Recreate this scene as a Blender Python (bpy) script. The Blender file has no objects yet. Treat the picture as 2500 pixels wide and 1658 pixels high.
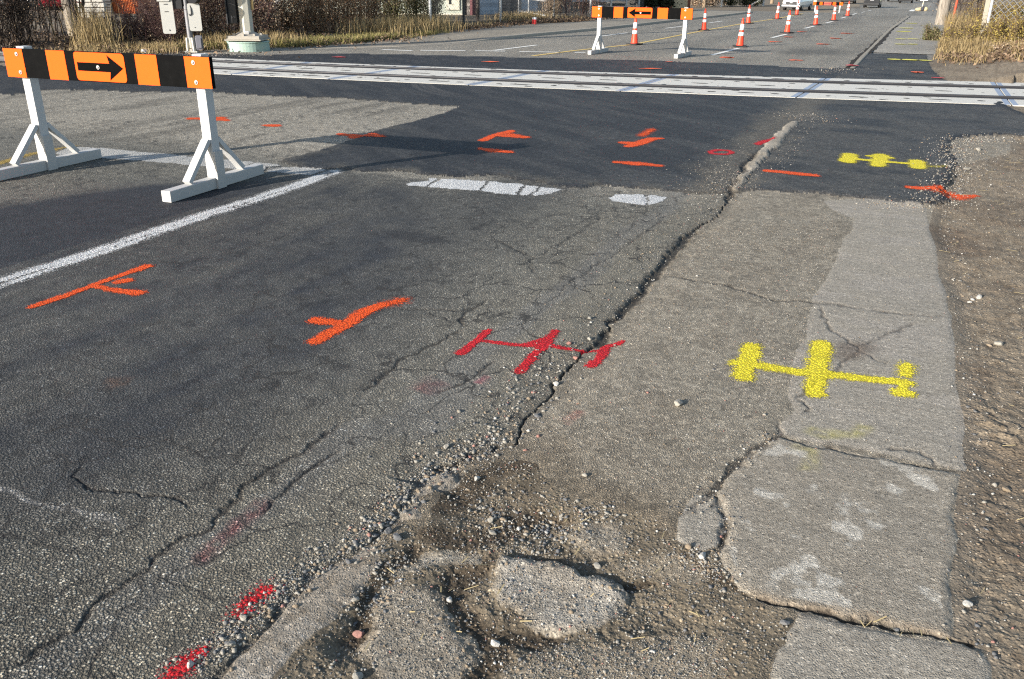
import bpy, bmesh, math, random
import numpy as np
from mathutils import Vector, Matrix

random.seed(7)
SC = bpy.context.scene
COL = SC.collection
R = math.radians

# ------------------------------------------------------------------ camera model
FPX, TILT, YAW, ROLL, CAMH = 2100.0, R(22.7), R(24.85), R(0.4), 1.63
FWD = np.array([-math.sin(YAW)*math.cos(TILT), math.cos(YAW)*math.cos(TILT), -math.sin(TILT)])
_r = np.array([math.cos(YAW), math.sin(YAW), 0.0]); _u = np.cross(_r, FWD)
RGT = _r*math.cos(ROLL)+_u*math.sin(ROLL); UPV = -_r*math.sin(ROLL)+_u*math.cos(ROLL)

def hfar(y):
    """the road dips gently beyond the crossing"""
    t = np.clip((np.asarray(y, float)-52)/40, 0, 1)
    return -1.25*t*t*(3-2*t)

def G(u, v):
    """photo point -> place on the ground (x, y)"""
    d = FWD*FPX+RGT*(u-1250)-UPV*(v-829)
    z = 0.0
    for _ in range(60):
        t = (z-CAMH)/d[2]
        z = 0.6*z+0.4*float(hfar(d[1]*t))
    return (d[0]*t, d[1]*t)

def zoomer(x0, y0, s):
    return lambda *pts: [G(x0+x/s, y0+y/s) for x, y in pts]
ZF = zoomer(0, 0, 1)
Z1 = zoomer(0, 0, 3.136)          # upper left
Z2 = zoomer(400, 0, 3.378)
Z3 = zoomer(1000, 0, 3.378)
Z4 = zoomer(1600, 0, 4.73)
Z5 = zoomer(2000, 0, 4.73)
Z6 = zoomer(1900, 200, 3.942)
ZA = zoomer(0, 300, 2.365)
ZB = zoomer(900, 250, 3.942)
ZC = zoomer(1450, 250, 2.252)
ZN1 = zoomer(0, 400, 2.782)
ZN2 = zoomer(800, 400, 2.782)
ZN3 = zoomer(1650, 500, 2.782)
ZL1 = zoomer(0, 1000, 2.3835)
ZL2 = zoomer(800, 1000, 2.3835)
ZL3 = zoomer(1650, 1000, 2.3835)

# ------------------------------------------------------------------ numpy noise
def _hash(ix, iy, seed):
    h = (ix.astype(np.int64)*374761393+iy.astype(np.int64)*668265263+seed*1274126177) & 0xffffffff
    h = ((h ^ (h >> 13))*1274126177) & 0xffffffff
    h = ((h ^ (h >> 16))*2246822519) & 0xffffffff
    return ((h ^ (h >> 15)) & 0xffffff)/float(0xffffff)

def vn(x, y, seed=0):
    xi = np.floor(x); yi = np.floor(y); fx = x-xi; fy = y-yi
    fx = fx*fx*fx*(fx*(fx*6-15)+10); fy = fy*fy*fy*(fy*(fy*6-15)+10)
    a = _hash(xi, yi, seed); b = _hash(xi+1, yi, seed); c = _hash(xi, yi+1, seed); d = _hash(xi+1, yi+1, seed)
    return (a+(b-a)*fx)*(1-fy)+(c+(d-c)*fx)*fy

def fbm(x, y, o=4, seed=0, g=0.5):
    s = 0; a = 1; t = 0
    for k in range(o):
        s = s+a*vn(x*2**k+k*17.3, y*2**k-k*9.1, seed+k); t += a; a *= g
    return s/t

def ss(a, b, x):
    t = np.clip((x-a)/(b-a), 0, 1); return t*t*(3-2*t)

def pdist(X, Y, pts, margin=0.5):
    """distance to a polyline and position along it (0..1); far points get margin"""
    D = np.full(X.shape, float(margin)); T = np.zeros(X.shape)
    P = np.array(pts, float)
    m = (X > P[:, 0].min()-margin) & (X < P[:, 0].max()+margin) & (Y > P[:, 1].min()-margin) & (Y < P[:, 1].max()+margin)
    if not m.any(): return D, T
    x = X[m]; y = Y[m]; d = np.full(x.shape, float(margin)); tt = np.zeros(x.shape)
    L = np.r_[0, np.cumsum(np.hypot(*(P[1:]-P[:-1]).T))]
    for i in range(len(P)-1):
        ax, ay = P[i]; bx, by = P[i+1]; l2 = (bx-ax)**2+(by-ay)**2+1e-12
        t = np.clip(((x-ax)*(bx-ax)+(y-ay)*(by-ay))/l2, 0, 1)
        q = np.hypot(x-ax-t*(bx-ax), y-ay-t*(by-ay)); k = q < d
        d[k] = q[k]; tt[k] = (L[i]+t[k]*(L[i+1]-L[i]))/L[-1]
    D[m] = d; T[m] = tt
    return D, T

def sdf(X, Y, poly, margin=1.0):
    """signed distance, negative inside"""
    D = np.full(X.shape, float(margin)); P = np.array(poly, float)
    m = (X > P[:, 0].min()-margin) & (X < P[:, 0].max()+margin) & (Y > P[:, 1].min()-margin) & (Y < P[:, 1].max()+margin)
    if not m.any(): return D
    x = X[m]; y = Y[m]; d = np.full(x.shape, 1e9); ins = np.zeros(x.shape, bool)
    n = len(P)
    for i in range(n):
        ax, ay = P[i]; bx, by = P[(i+1) % n]; l2 = (bx-ax)**2+(by-ay)**2+1e-12
        t = np.clip(((x-ax)*(bx-ax)+(y-ay)*(by-ay))/l2, 0, 1)
        d = np.minimum(d, np.hypot(x-ax-t*(bx-ax), y-ay-t*(by-ay)))
        if ay != by:
            c = ((ay > y) != (by > y)) & (x < (bx-ax)*(y-ay)/(by-ay)+ax); ins ^= c
    D[m] = np.where(ins, -d, d)
    return D

def lin(r, g, b):
    f = lambda c: (c/255/12.92 if c/255 <= 0.04045 else ((c/255+0.055)/1.055)**2.4)
    return np.array([f(r), f(g), f(b)])
KEX = 0.9                        # picture value of a lit white level surface
def alb(r, g, b): return lin(r, g, b)/KEX

# ------------------------------------------------------------------ materials
def new_mat(name):
    m = bpy.data.materials.new(name); m.use_nodes = True
    nt = m.node_tree; nt.nodes.clear()
    out = nt.nodes.new('ShaderNodeOutputMaterial'); b = nt.nodes.new('ShaderNodeBsdfPrincipled')
    nt.links.new(b.outputs[0], out.inputs[0])
    return m, nt, b
class NT:
    def __init__(s, nt):
        s.nt = nt; g = nt.nodes.new('ShaderNodeNewGeometry'); s.pos = g.outputs['Position']; s._obj = None
    @property
    def obj(s):
        if s._obj is None: s._obj = s.nt.nodes.new('ShaderNodeTexCoord').outputs['Object']
        return s._obj
    def put(s, sock, v):
        if hasattr(v, 'is_linked') or hasattr(v, 'links'): s.nt.links.new(v, sock)
        elif isinstance(v, (tuple, list, np.ndarray)) and sock.type == 'RGBA': sock.default_value = (*[float(c) for c in v[:3]], 1)
        elif isinstance(v, (tuple, list, np.ndarray)): sock.default_value = tuple(v)
        else: sock.default_value = v
    def math(s, op, a, b=0.0, c=None, clamp=False):
        n = s.nt.nodes.new('ShaderNodeMath'); n.operation = op; n.use_clamp = clamp
        s.put(n.inputs[0], a); s.put(n.inputs[1], b)
        if c is not None: s.put(n.inputs[2], c)
        return n.outputs[0]
    def mix(s, f, a, b, blend='MIX'):
        n = s.nt.nodes.new('ShaderNodeMix'); n.data_type = 'RGBA'; n.blend_type = blend
        s.put(n.inputs[0], f); s.put(n.inputs[6], a); s.put(n.inputs[7], b)
        return n.outputs[2]
    def noise(s, scale, detail=3, rough=0.55, vec=None):
        n = s.nt.nodes.new('ShaderNodeTexNoise'); s.put(n.inputs['Vector'], vec if vec is not None else s.pos)
        n.inputs['Scale'].default_value = scale; n.inputs['Detail'].default_value = detail; n.inputs['Roughness'].default_value = rough
        return n.outputs[0]
    def voro(s, scale, feature='F1', vec=None, rnd=1.0):
        n = s.nt.nodes.new('ShaderNodeTexVoronoi'); n.feature = feature; s.put(n.inputs['Vector'], vec if vec is not None else s.pos)
        n.inputs['Scale'].default_value = scale; n.inputs['Randomness'].default_value = rnd
        return n
    def ramp(s, f, stops, interp='LINEAR'):
        n = s.nt.nodes.new('ShaderNodeValToRGB'); n.color_ramp.interpolation = interp; s.put(n.inputs[0], f)
        e = n.color_ramp.elements
        while len(e) < len(stops): e.new(0.5)
        for k, (p, c) in enumerate(stops):
            e[k].position = p; c = (c, c, c) if not hasattr(c, '__len__') else c
            e[k].color = (float(c[0]), float(c[1]), float(c[2]), 1)
        return n.outputs[0]
    def smooth(s, v, a, b):
        n = s.nt.nodes.new('ShaderNodeMapRange'); n.interpolation_type = 'SMOOTHSTEP'
        s.put(n.inputs[0], v); n.inputs[1].default_value = a; n.inputs[2].default_value = b
        return n.outputs[0]
    def scale(s, v, xyz):
        n = s.nt.nodes.new('ShaderNodeVectorMath'); n.operation = 'MULTIPLY'; s.put(n.inputs[0], v); n.inputs[1].default_value = xyz
        return n.outputs[0]
    def attr(s, name):
        n = s.nt.nodes.new('ShaderNodeAttribute'); n.attribute_name = name; return n
    def sepx(s, v):
        n = s.nt.nodes.new('ShaderNodeSeparateColor'); s.put(n.inputs[0], v); return n.outputs
    def bump(s, h, strength=0.5, dist=0.01, normal=None):
        n = s.nt.nodes.new('ShaderNodeBump'); n.inputs['Strength'].default_value = strength; n.inputs['Distance'].default_value = dist
        s.put(n.inputs['Height'], h)
        if normal is not None: s.put(n.inputs['Normal'], normal)
        return n.outputs[0]

def simple(name, c, rough=0.6, var=0.12, scale=8.0, metal=0.0, dirt=None, dirt_amt=0.0, spec=0.4, bump=0.0, bscale=60, coat=0.0):
    """painted / plain material with slight procedural unevenness and grime"""
    m, nt, b = new_mat(name); t = NT(nt)
    n = t.noise(scale, 4, vec=t.obj); n2 = t.noise(scale*5, 3, vec=t.obj)
    c = np.array(c); col = t.mix(n, c*(1-var), np.minimum(c*(1+var), 1))
    if dirt is not None:
        f = t.smooth(t.math('ADD', t.math('MULTIPLY', n, 0.5), t.math('MULTIPLY', n2, 0.5)), 0.62-dirt_amt*0.3, 0.75-dirt_amt*0.15)
        col = t.mix(t.math('MULTIPLY', f, min(1, 0.35+dirt_amt)), col, dirt)
    t.put(b.inputs['Base Color'], col); t.put(b.inputs['Roughness'], t.math('MULTIPLY_ADD', n2, 0.2, rough-0.1))
    b.inputs['Metallic'].default_value = metal; b.inputs['Specular IOR Level'].default_value = spec
    b.inputs['Coat Weight'].default_value = coat
    if bump: t.put(b.inputs['Normal'], t.bump(t.noise(bscale, 4, vec=t.obj), bump, 0.005))
    return m

def ground_mat(name, kind):
    """ground skins: wide-scale colour and grain amount come from the surface itself, fine grain from nodes"""
    m, nt, b = new_mat(name); t = NT(nt)
    col = t.attr('tone').outputs['Color']; ag = t.attr('grain').outputs['Fac']
    w = t.noise(9, 4); fine = t.noise(160, 3); mid = t.noise(38, 3)
    if kind in ('asphalt', 'patch', 'path'):
        sc = {'asphalt': 105, 'patch': 125, 'path': 150}[kind]
        wv = t.nt.nodes.new('ShaderNodeVectorMath'); wv.operation = 'MULTIPLY_ADD'
        nz = t.nt.nodes.new('ShaderNodeTexNoise'); t.put(nz.inputs['Vector'], t.pos); nz.inputs['Scale'].default_value = 45
        t.put(wv.inputs[0], nz.outputs['Color']); wv.inputs[1].default_value = (0.008,)*3; t.put(wv.inputs[2], t.pos)
        v = t.voro(sc, vec=wv.outputs[0]); rnd = t.sepx(v.outputs['Color'])
        v2 = t.voro(sc*2.1); rnd2 = t.sepx(v2.outputs['Color'])
        v3 = t.voro(sc*0.33); rnd3 = t.sepx(v3.outputs['Color'])
        dome = t.smooth(v.outputs['Distance'], 0.62, 0.2)
        dome2 = t.smooth(v2.outputs['Distance'], 0.6, 0.2)
        if kind == 'asphalt':
            chip = t.ramp(rnd[0], [(0, 0.3), (0.35, 0.8), (0.7, 1.45), (0.92, 2.6), (1, 4.2)])
            tint = t.mix(rnd[1], (1.09, 1.0, 0.87), (0.92, 0.99, 1.07))
            binder = 0.13
        elif kind == 'patch':
            chip = t.ramp(rnd[0], [(0, 0.45), (0.6, 0.95), (0.86, 1.7), (0.95, 3.2), (1, 6.5)])
            tint = t.mix(rnd[1], (1.08, 1.0, 0.9), (0.96, 0.99, 1.04)); binder = 0.5
        else:
            chip = t.ramp(rnd[0], [(0, 0.35), (0.5, 0.95), (0.82, 1.5), (0.94, 2.4), (1, 3.8)])
            tint = t.mix(rnd[1], (1.08, 1.0, 0.9), (0.97, 1.0, 1.03)); binder = 0.55
        small = t.ramp(rnd2[0], [(0, 0.55), (0.6, 1.0), (1, 1.7)])
        chipv = t.mix(1.0, chip, tint, 'MULTIPLY')
        g1 = t.mix(dome, (binder,)*3, chipv)
        g2 = t.mix(dome2, (0.6,)*3, small)
        g3 = t.ramp(rnd3[0], [(0, 0.75), (0.6, 1.0), (1, 1.35)])
        grain = t.mix(1.0, t.mix({'asphalt': 0.25, 'patch': 0.45, 'path': 0.5}[kind], g1, g2), g3, 'MULTIPLY')
        amt = t.math('MULTIPLY_ADD', ag, 0.85, 0.12, clamp=True)
        grain = t.mix(amt, (1, 1, 1), grain)
        c2 = t.mix(1.0, col, grain, 'MULTIPLY')
        blot = t.ramp(w, [(0.25, 0.78), (0.5, 1.0), (0.75, 1.2)])
        c2 = t.mix(1.0, c2, blot, 'MULTIPLY')
        if kind != 'patch':
            ck = t.attr('craze').outputs['Fac']
            wv2 = t.nt.nodes.new('ShaderNodeVectorMath'); wv2.operation = 'MULTIPLY_ADD'; nz2 = t.nt.nodes.new('ShaderNodeTexNoise'); t.put(nz2.inputs['Vector'], t.pos); nz2.inputs['Scale'].default_value = 5; nz2.inputs['Detail'].default_value = 5
            t.put(wv2.inputs[0], nz2.outputs['Color']); wv2.inputs[1].default_value = (0.35,)*3; t.put(wv2.inputs[2], t.pos)
            e1 = t.voro(2.6, 'DISTANCE_TO_EDGE', wv2.outputs[0]); gate = t.noise(1.7, 3)
            line = t.math('MULTIPLY', t.smooth(e1.outputs['Distance'], 0.028, 0.005), t.smooth(t.math('ADD', gate, t.math('MULTIPLY_ADD', ck, 0.5, -0.5)), 0.36, 0.5))
            c2 = t.mix(t.math('MULTIPLY', line, t.math('MULTIPLY', ck, 0.8)), c2, (0.03, 0.027, 0.024))
        h = t.math('ADD', t.math('MULTIPLY', dome, ag), t.math('MULTIPLY', dome2, 0.3))
        h = t.math('ADD', h, t.math('MULTIPLY', fine, 0.5))
        nrm = t.bump(h, {'asphalt': 0.9, 'patch': 0.55, 'path': 0.6}[kind], 0.006)
        nrm = t.bump(mid, 0.12, 0.012, nrm)
        rough = 0.78 if kind != 'patch' else 0.7
    elif kind == 'concrete':
        pit = t.voro(140); rp = t.sepx(pit.outputs['Color'])
        spk = t.ramp(rp[0], [(0, 0.3), (0.1, 0.8), (0.5, 1.0), (0.85, 1.2), (0.95, 1.7), (1, 2.2)])
        g = t.mix(t.math('MULTIPLY_ADD', ag, 0.8, 0.15, clamp=True), (1, 1, 1), spk)
        f = t.ramp(fine, [(0.2, 0.72), (0.5, 1.0), (0.8, 1.25)])
        c2 = t.mix(1.0, t.mix(1.0, col, g, 'MULTIPLY'), f, 'MULTIPLY')
        st = t.noise(14, 5, vec=t.scale(t.pos, (0.5, 2.2, 1)))
        c2 = t.mix(1.0, c2, t.ramp(st, [(0.3, 0.84), (0.5, 1.0), (0.7, 1.14)]), 'MULTIPLY')
        h = t.math('ADD', t.math('MULTIPLY', fine, 0.8), t.math('MULTIPLY', t.smooth(pit.outputs['Distance'], 0.1, 0.5), t.math('MULTIPLY', ag, 0.9)))
        nrm = t.bump(mid, 0.1, 0.012, t.bump(h, 0.7, 0.004)); rough = 0.9
    else:                                    # bare soil
        cl = t.voro(70); rc = t.sepx(cl.outputs['Color'])
        peb = t.ramp(rc[0], [(0, 0.45), (0.5, 0.95), (0.8, 1.25), (0.92, 2.1), (1, 3.2)])
        dome = t.smooth(cl.outputs['Distance'], 0.5, 0.15)
        g = t.mix(t.math('MULTIPLY', dome, t.math('MULTIPLY_ADD', ag, 0.8, 0.1, clamp=True)), (0.95,)*3, peb)
        f = t.ramp(fine, [(0.2, 0.6), (0.5, 1.0), (0.8, 1.35)])
        c2 = t.mix(1.0, t.mix(1.0, col, g, 'MULTIPLY'), f, 'MULTIPLY')
        c2 = t.mix(1.0, c2, t.ramp(w, [(0.25, 0.75), (0.5, 1.0), (0.75, 1.25)]), 'MULTIPLY')
        h = t.math('ADD', t.math('MULTIPLY', dome, 0.8), t.math('MULTIPLY', t.noise(90, 6, 0.7), 1.4))
        nrm = t.bump(mid, 0.22, 0.015, t.bump(h, 0.8, 0.006)); rough = 0.95
    t.put(b.inputs['Base Color'], c2); b.inputs['Roughness'].default_value = rough
    b.inputs['Specular IOR Level'].default_value = 0.25
    t.put(b.inputs['Normal'], nrm)
    return m

def paint_mat(name, c, solid=1.0, chips=95.0, rough=0.75, c2=None):
    """thin paint lying on rough ground: opaque where thick, broken in the hollows, speckled at its edge"""
    m, nt, b = new_mat(name); t = NT(nt)
    a = t.attr('cover').outputs['Fac']
    v = t.voro(chips); sp = t.noise(330, 2, 0.7); big = t.noise(22, 3); md = t.noise(70, 3)
    hole = t.math('MULTIPLY', v.outputs['Distance'], 0.55)
    thr = t.math('ADD', t.math('MULTIPLY_ADD', sp, 0.8, -0.16), t.math('MULTIPLY_ADD', big, 0.3, -0.15))
    thr = t.math('ADD', t.math('ADD', thr, t.math('MULTIPLY_ADD', md, 0.4, -0.2)), t.math('MULTIPLY_ADD', hole, 1.5-solid*0.6, -0.22))
    al = t.smooth(t.math('SUBTRACT', a, thr), -0.1, 0.12)
    c = np.array(c); c2 = c*0.8 if c2 is None else np.array(c2)
    col = t.mix(t.smooth(md, 0.3, 0.7), c, c2)
    col = t.mix(1.0, col, t.ramp(sp, [(0.25, 0.8), (0.55, 1.0), (0.8, 1.08)]), 'MULTIPLY')
    dm = t.smooth(v.outputs['Distance'], 0.66, 0.25); rv = t.sepx(v.outputs['Color'])
    col = t.mix(1.0, col, t.mix(dm, (0.55,)*3, t.ramp(rv[0], [(0, 0.7), (0.6, 1.0), (1, 1.15)])), 'MULTIPLY')
    t.put(b.inputs['Base Color'], col); b.inputs['Roughness'].default_value = rough; b.inputs['Specular IOR Level'].default_value = 0.2
    t.put(b.inputs['Alpha'], al)
    t.put(b.inputs['Normal'], t.bump(t.math('ADD', t.smooth(v.outputs['Distance'], 0.62, 0.2), sp), 0.6, 0.005))
    return m

# ------------------------------------------------------------------ object helpers
def link(o, parent=None):
    COL.objects.link(o)
    if parent is not None: o.parent = parent
    return o
def tag(o, label=None, cat=None, group=None, kind=None):
    if label: o['label'] = label
    if cat: o['category'] = cat
    if group: o['group'] = group
    if kind: o['kind'] = kind
    return o
def empty(name, loc, rz=0.0, label=None, cat=None, group=None):
    o = bpy.data.objects.new(name, None); o.empty_display_size = 0.1; link(o)
    o.location = loc; o.rotation_euler = (0, 0, rz)
    return tag(o, label, cat, group)
def copy_tree(o, parent=None):
    c = o.copy(); COL.objects.link(c); c.parent = parent
    for ch in list(o.children): copy_tree(ch, c)
    return c
def np_mesh(name, V, F, mats, parent=None, smooth=False, attrs=None, midx=None, loc=None):
    """V (n,3), F (m,k) arrays -> mesh object"""
    me = bpy.data.meshes.new(name); V = np.asarray(V, np.float32); F = np.asarray(F, np.int32); k = F.shape[1]
    me.vertices.add(len(V)); me.vertices.foreach_set('co', V.ravel())
    me.loops.add(F.size); me.loops.foreach_set('vertex_index', F.ravel())
    me.polygons.add(len(F)); me.polygons.foreach_set('loop_start', np.arange(0, F.size, k, dtype=np.int32))
    if smooth: me.polygons.foreach_set('use_smooth', np.ones(len(F), bool))
    if midx is not None: me.polygons.foreach_set('material_index', np.asarray(midx, np.int32))
    for n, (tp, arr) in (attrs or {}).items():
        at = me.attributes.new(n, tp, 'POINT')
        at.data.foreach_set('color' if tp == 'FLOAT_COLOR' else 'value', np.asarray(arr, np.float32).ravel())
    for m in (mats if isinstance(mats, (list, tuple)) else [mats]): me.materials.append(m)
    me.update(calc_edges=True); me.validate()
    o = bpy.data.objects.new(name, me); link(o, parent)
    if loc is not None: o.location = loc
    return o

class MB:
    """collects solids into one mesh"""
    def __init__(s): s.bm = bmesh.new()
    def _xf(s, vs, loc, rot, mi):
        M = Matrix.Translation(loc) @ (rot.to_4x4() if rot is not None else Matrix())
        bmesh.ops.transform(s.bm, matrix=M, verts=vs)
        if mi:
            for f in {f for v in vs for f in v.link_faces}: f.material_index = mi
        return vs
    def box(s, c, size, rot=None, mi=0):
        vs = bmesh.ops.create_cube(s.bm, size=1.0)['verts']
        for v in vs: v.co = Vector((v.co.x*size[0], v.co.y*size[1], v.co.z*size[2]))
        return s._xf(vs, c, rot, mi)
    def bar(s, a, b, w, d, mi=0, up=Vector((0, 0, 1))):
        a = Vector(a); b = Vector(b); z = (b-a).normalized(); x = up.cross(z)
        if x.length < 1e-4: x = Vector((1, 0, 0)).cross(z)
        x.normalize(); y = z.cross(x)
        return s.box((a+b)/2, (w, d, (b-a).length), Matrix((x, y, z)).transposed(), mi)
    def cyl(s, a, b, r0, r1=None, n=12, mi=0, caps=True):
        a = Vector(a); b = Vector(b); r1 = r0 if r1 is None else r1
        vs = bmesh.ops.create_cone(s.bm, cap_ends=caps, segments=n, radius1=r0, radius2=max(r1, 1e-5), depth=(b-a).length)['verts']
        return s._xf(vs, (a+b)/2, (b-a).to_track_quat('Z', 'Y').to_matrix(), mi)
    def prism(s, pts, t, loc=(0, 0, 0), rot=None, mi=0):
        """outline in XY extruded by t along Z"""
        va = [s.bm.verts.new((p[0], p[1], 0)) for p in pts]; vb = [s.bm.verts.new((p[0], p[1], t)) for p in pts]
        s.bm.faces.new(list(reversed(va))); s.bm.faces.new(vb); n = len(pts)
        for i in range(n): s.bm.faces.new((va[i], va[(i+1) % n], vb[(i+1) % n], vb[i]))
        return s._xf(va+vb, loc, rot, mi)
    def ball(s, c, r, sub=2, mi=0):
        vs = bmesh.ops.create_icosphere(s.bm, subdivisions=sub, radius=1.0)['verts']
        for v in vs: v.co = Vector((v.co.x*r[0], v.co.y*r[1], v.co.z*r[2]))
        return s._xf(vs, c, None, mi)
    def lathe(s, prof, n=24, loc=(0, 0, 0), mi=0):
        rings = [[s.bm.verts.new((r*math.cos(2*math.pi*k/n)+loc[0], r*math.sin(2*math.pi*k/n)+loc[1], z+loc[2])) for k in range(n)] for r, z in prof]
        for a, b in zip(rings, rings[1:]):
            for k in range(n):
                f = s.bm.faces.new((a[k], a[(k+1) % n], b[(k+1) % n], b[k])); f.material_index = mi; f.smooth = True
        for r, fl in ((rings[0], True), (rings[-1], False)):
            f = s.bm.faces.new(list(reversed(r)) if fl else r); f.material_index = mi
    def build(s, name, mats, parent=None, bev=0.0, smooth=False, loc=None, seg=2):
        bmesh.ops.recalc_face_normals(s.bm, faces=s.bm.faces[:])
        if bev:
            es = [e for e in s.bm.edges if len(e.link_faces) == 2 and e.calc_face_angle(0) > 0.6]
            bmesh.ops.bevel(s.bm, geom=es, offset=bev, segments=seg, affect='EDGES', profile=0.6, clamp_overlap=True)
        me = bpy.data.meshes.new(name); s.bm.to_mesh(me); s.bm.free()
        if smooth:
            me.polygons.foreach_set('use_smooth', np.ones(len(me.polygons), bool))
        for m in (mats if isinstance(mats, (list, tuple)) else [mats]): me.materials.append(m)
        o = bpy.data.objects.new(name, me); link(o, parent)
        if loc is not None: o.location = loc
        return o
RX90 = Matrix.Rotation(R(90), 3, 'X')
RZ = lambda a: Matrix.Rotation(a, 3, 'Z')
RY = lambda a: Matrix.Rotation(a, 3, 'Y')
#==PART2==
# ------------------------------------------------------------------ the ground: one relief, cut into its surfaces
AZ = R(90)+YAW
def make_grid():
    q = 0.94
    rs = [0.55]
    while rs[-1] < 95:
        r = rs[-1]; rs.append(r+max(0.0024, (CAMH**2+r*r)/CAMH/860*q))
    while rs[-1] < 900: rs.append(rs[-1]*1.12)
    st = 0.00118; fine = np.arange(-0.74, 0.74, st); side = []
    a = 0.74; s = st
    while a < math.pi: side.append(a); s = min(s*1.18, 0.06); a += s
    th = np.r_[-np.array(side[::-1]), fine, np.array(side)]+AZ
    return np.array(rs), th
RS, TH = make_grid()
NR, NTH = len(RS), len(TH)
RR, TT = np.meshgrid(RS, TH, indexing='ij')
X = (RR*np.cos(TT)).ravel(); Y = (RR*np.sin(TT)).ravel(); RAD = RR.ravel()
N = len(X)
# warped coordinates for ragged outlines
def rag(amp, f, seed):
    return X+amp*(fbm(X*f, Y*f, 3, seed)-0.5)*2, Y+amp*(fbm(X*f, Y*f, 3, seed+50)-0.5)*2
XW, YW = rag(0.035, 6, 11)
XF, YF = rag(0.02, 22, 21)
XFF, YFF = XW+XF-X, YW+YF-Y

# --- lines of the place (from the photograph, on the ground)
CRACK = ZF((470, 1720), (528, 1658), (629, 1550), (713, 1466), (776, 1390), (850, 1361), (905, 1323), (976, 1268), (1027, 1197), (1068, 1147), (1140, 1110),
           (1253, 1071), (1290, 1020), (1343, 961), (1350, 936), (1382, 892), (1418, 864), (1465, 831), (1494, 788), (1548, 734), (1602, 673), (1641, 612),
           (1716, 550), (1761, 512), (1787, 468), (1810, 414), (1894, 330), (1934, 292), (2000, 244), (2040, 190), (2072, 166), (2112, 125), (2165, 73), (2215, 38.5))
CRACK = [(-1.50, -3.0), (-1.45, 0.4)]+CRACK+[(-1.45, 60)]
CA = np.array(CRACK); CA = CA[np.argsort(CA[:, 1])]
XC = np.interp(Y, CA[:, 1], CA[:, 0])
XCW = np.interp(YW, CA[:, 1], CA[:, 0])
LK = ZF((640, 124), (800, 118), (1000, 113), (1200, 98), (1480, 72), (1700, 47), (1740, 43))
LKA = np.array([(-15.5, 12), (-14.8, 16.5)]+LK+[(-9.6, 52), (-9.4, 58)]); LKA = LKA[np.argsort(LKA[:, 1])]
XL = np.interp(Y, LKA[:, 1], LKA[:, 0])
GRL = ZF((637, 116), (696, 117), (844, 108), (948, 98), (1000, 95), (1089, 87), (1207, 74), (1296, 67), (1444, 59), (1470, 56), (1663, 30))
GLA = np.array([(-18.2, 12), (-16.8, 15.5)]+GRL+[(-14, 60)]); GLA = GLA[np.argsort(GLA[:, 1])]
XG = np.interp(Y, GLA[:, 1], GLA[:, 0])
# crossing lines as gentle curves over x
def fitline(pts, deg=2):
    p = np.array(ZF(*pts)); return np.polyfit(p[:, 0], p[:, 1], deg)
LFAR = fitline([(512, 143), (1000, 161.3), (1296, 174.7), (1592, 182), (2000, 192), (2317, 200), (2500, 204)])
LR1 = fitline([(512.5, 152.5), (1000, 171), (1100, 173), (1700, 195.4), (2000, 204.7), (2500, 217.8)])
LR2 = fitline([(512.5, 168.7), (1000, 191), (1100, 194), (1700, 219), (2000, 227.3), (2211, 233.6), (2500, 245)])
LNEAR = fitline([(515, 182), (1000, 203.7), (1207, 211.7), (1444, 222), (1700, 232.4), (2000, 244), (2254, 251.6), (2454, 258)])
YN = np.polyval(LNEAR, X); YFR = np.polyval(LFAR, X)
ROADSIDE_R = ZF((2294, 470), (2310, 497), (2316, 497))
PATCHN = ZF((32, 232), (121, 220), (223, 220), (319, 225), (478, 225), (523, 226), (637, 234), (700, 236), (844, 241), (992, 253), (1081, 259), (1121, 261),
            (1078, 278), (1001, 299), (951, 311), (900, 323.5), (871, 338), (791, 363), (676, 395), (719, 408), (782, 416), (830, 412), (879, 420), (976, 417), (1052, 428),
            (1103, 431), (1179, 429), (1217, 427.5), (1255, 438), (1306, 443), (1357, 453), (1420, 462), (1458, 454), (1539, 459), (1641, 468), (1699, 473),
            (1779, 470), (1850, 465), (1900, 468), (2001, 472), (2052, 482), (2103, 484), (2217, 499), (2281, 503), (2312, 492), (2300, 470), (2331, 423), (2336, 395), (2319, 365),
            (2331, 347), (2346, 338), (2433, 332), (2500, 338), (2640, 340), (2560, 300), (2500, 281), (2458, 261))+[(1.06, 15.4), (-30, 9.0), (-30, 7.9)]
BANDTOP = ZF((459, 132), (637, 135), (838, 131), (1000, 134), (1207, 139), (1444, 145), (1700, 152), (1811, 157.5), (2001, 168), (2070, 166))
PATCHF = [(-22, 12.5), (-20, 14.6)]+BANDTOP+ZF((2085, 160), (2118, 131), (2262, 132), (2265, 144), (2275, 167), (2294, 188), (2316, 201))+[(0.4, 16.5), (-20, 12.0)]
K1 = ZF((490, 1700), (528, 1658), (629, 1550), (713, 1466), (776, 1390), (850, 1361), (905, 1323), (930, 1345), (926, 1378), (871, 1453), (800, 1525), (768, 1545), (713, 1600), (667, 1658), (640, 1700))
K2 = ZF((968, 1275), (976, 1262), (1027, 1197), (1068, 1147), (1119, 1152), (1125, 1185), (1100, 1195), (1070, 1205), (1030, 1225), (1015, 1277))
K3 = ZC((755, 480), (770, 420), (850, 385), (820, 365), (870, 310), (960, 220), (1000, 180), (1080, 115), (1140, 108), (1080, 165), (1050, 215), (960, 290), (900, 360), (850, 420), (800, 485))
K4 = ZF((2070, 168), (2095, 140), (2112, 125), (2165, 73), (2215, 38.5), (2226, 39), (2179, 73), (2123, 130), (2089, 168))
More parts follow.
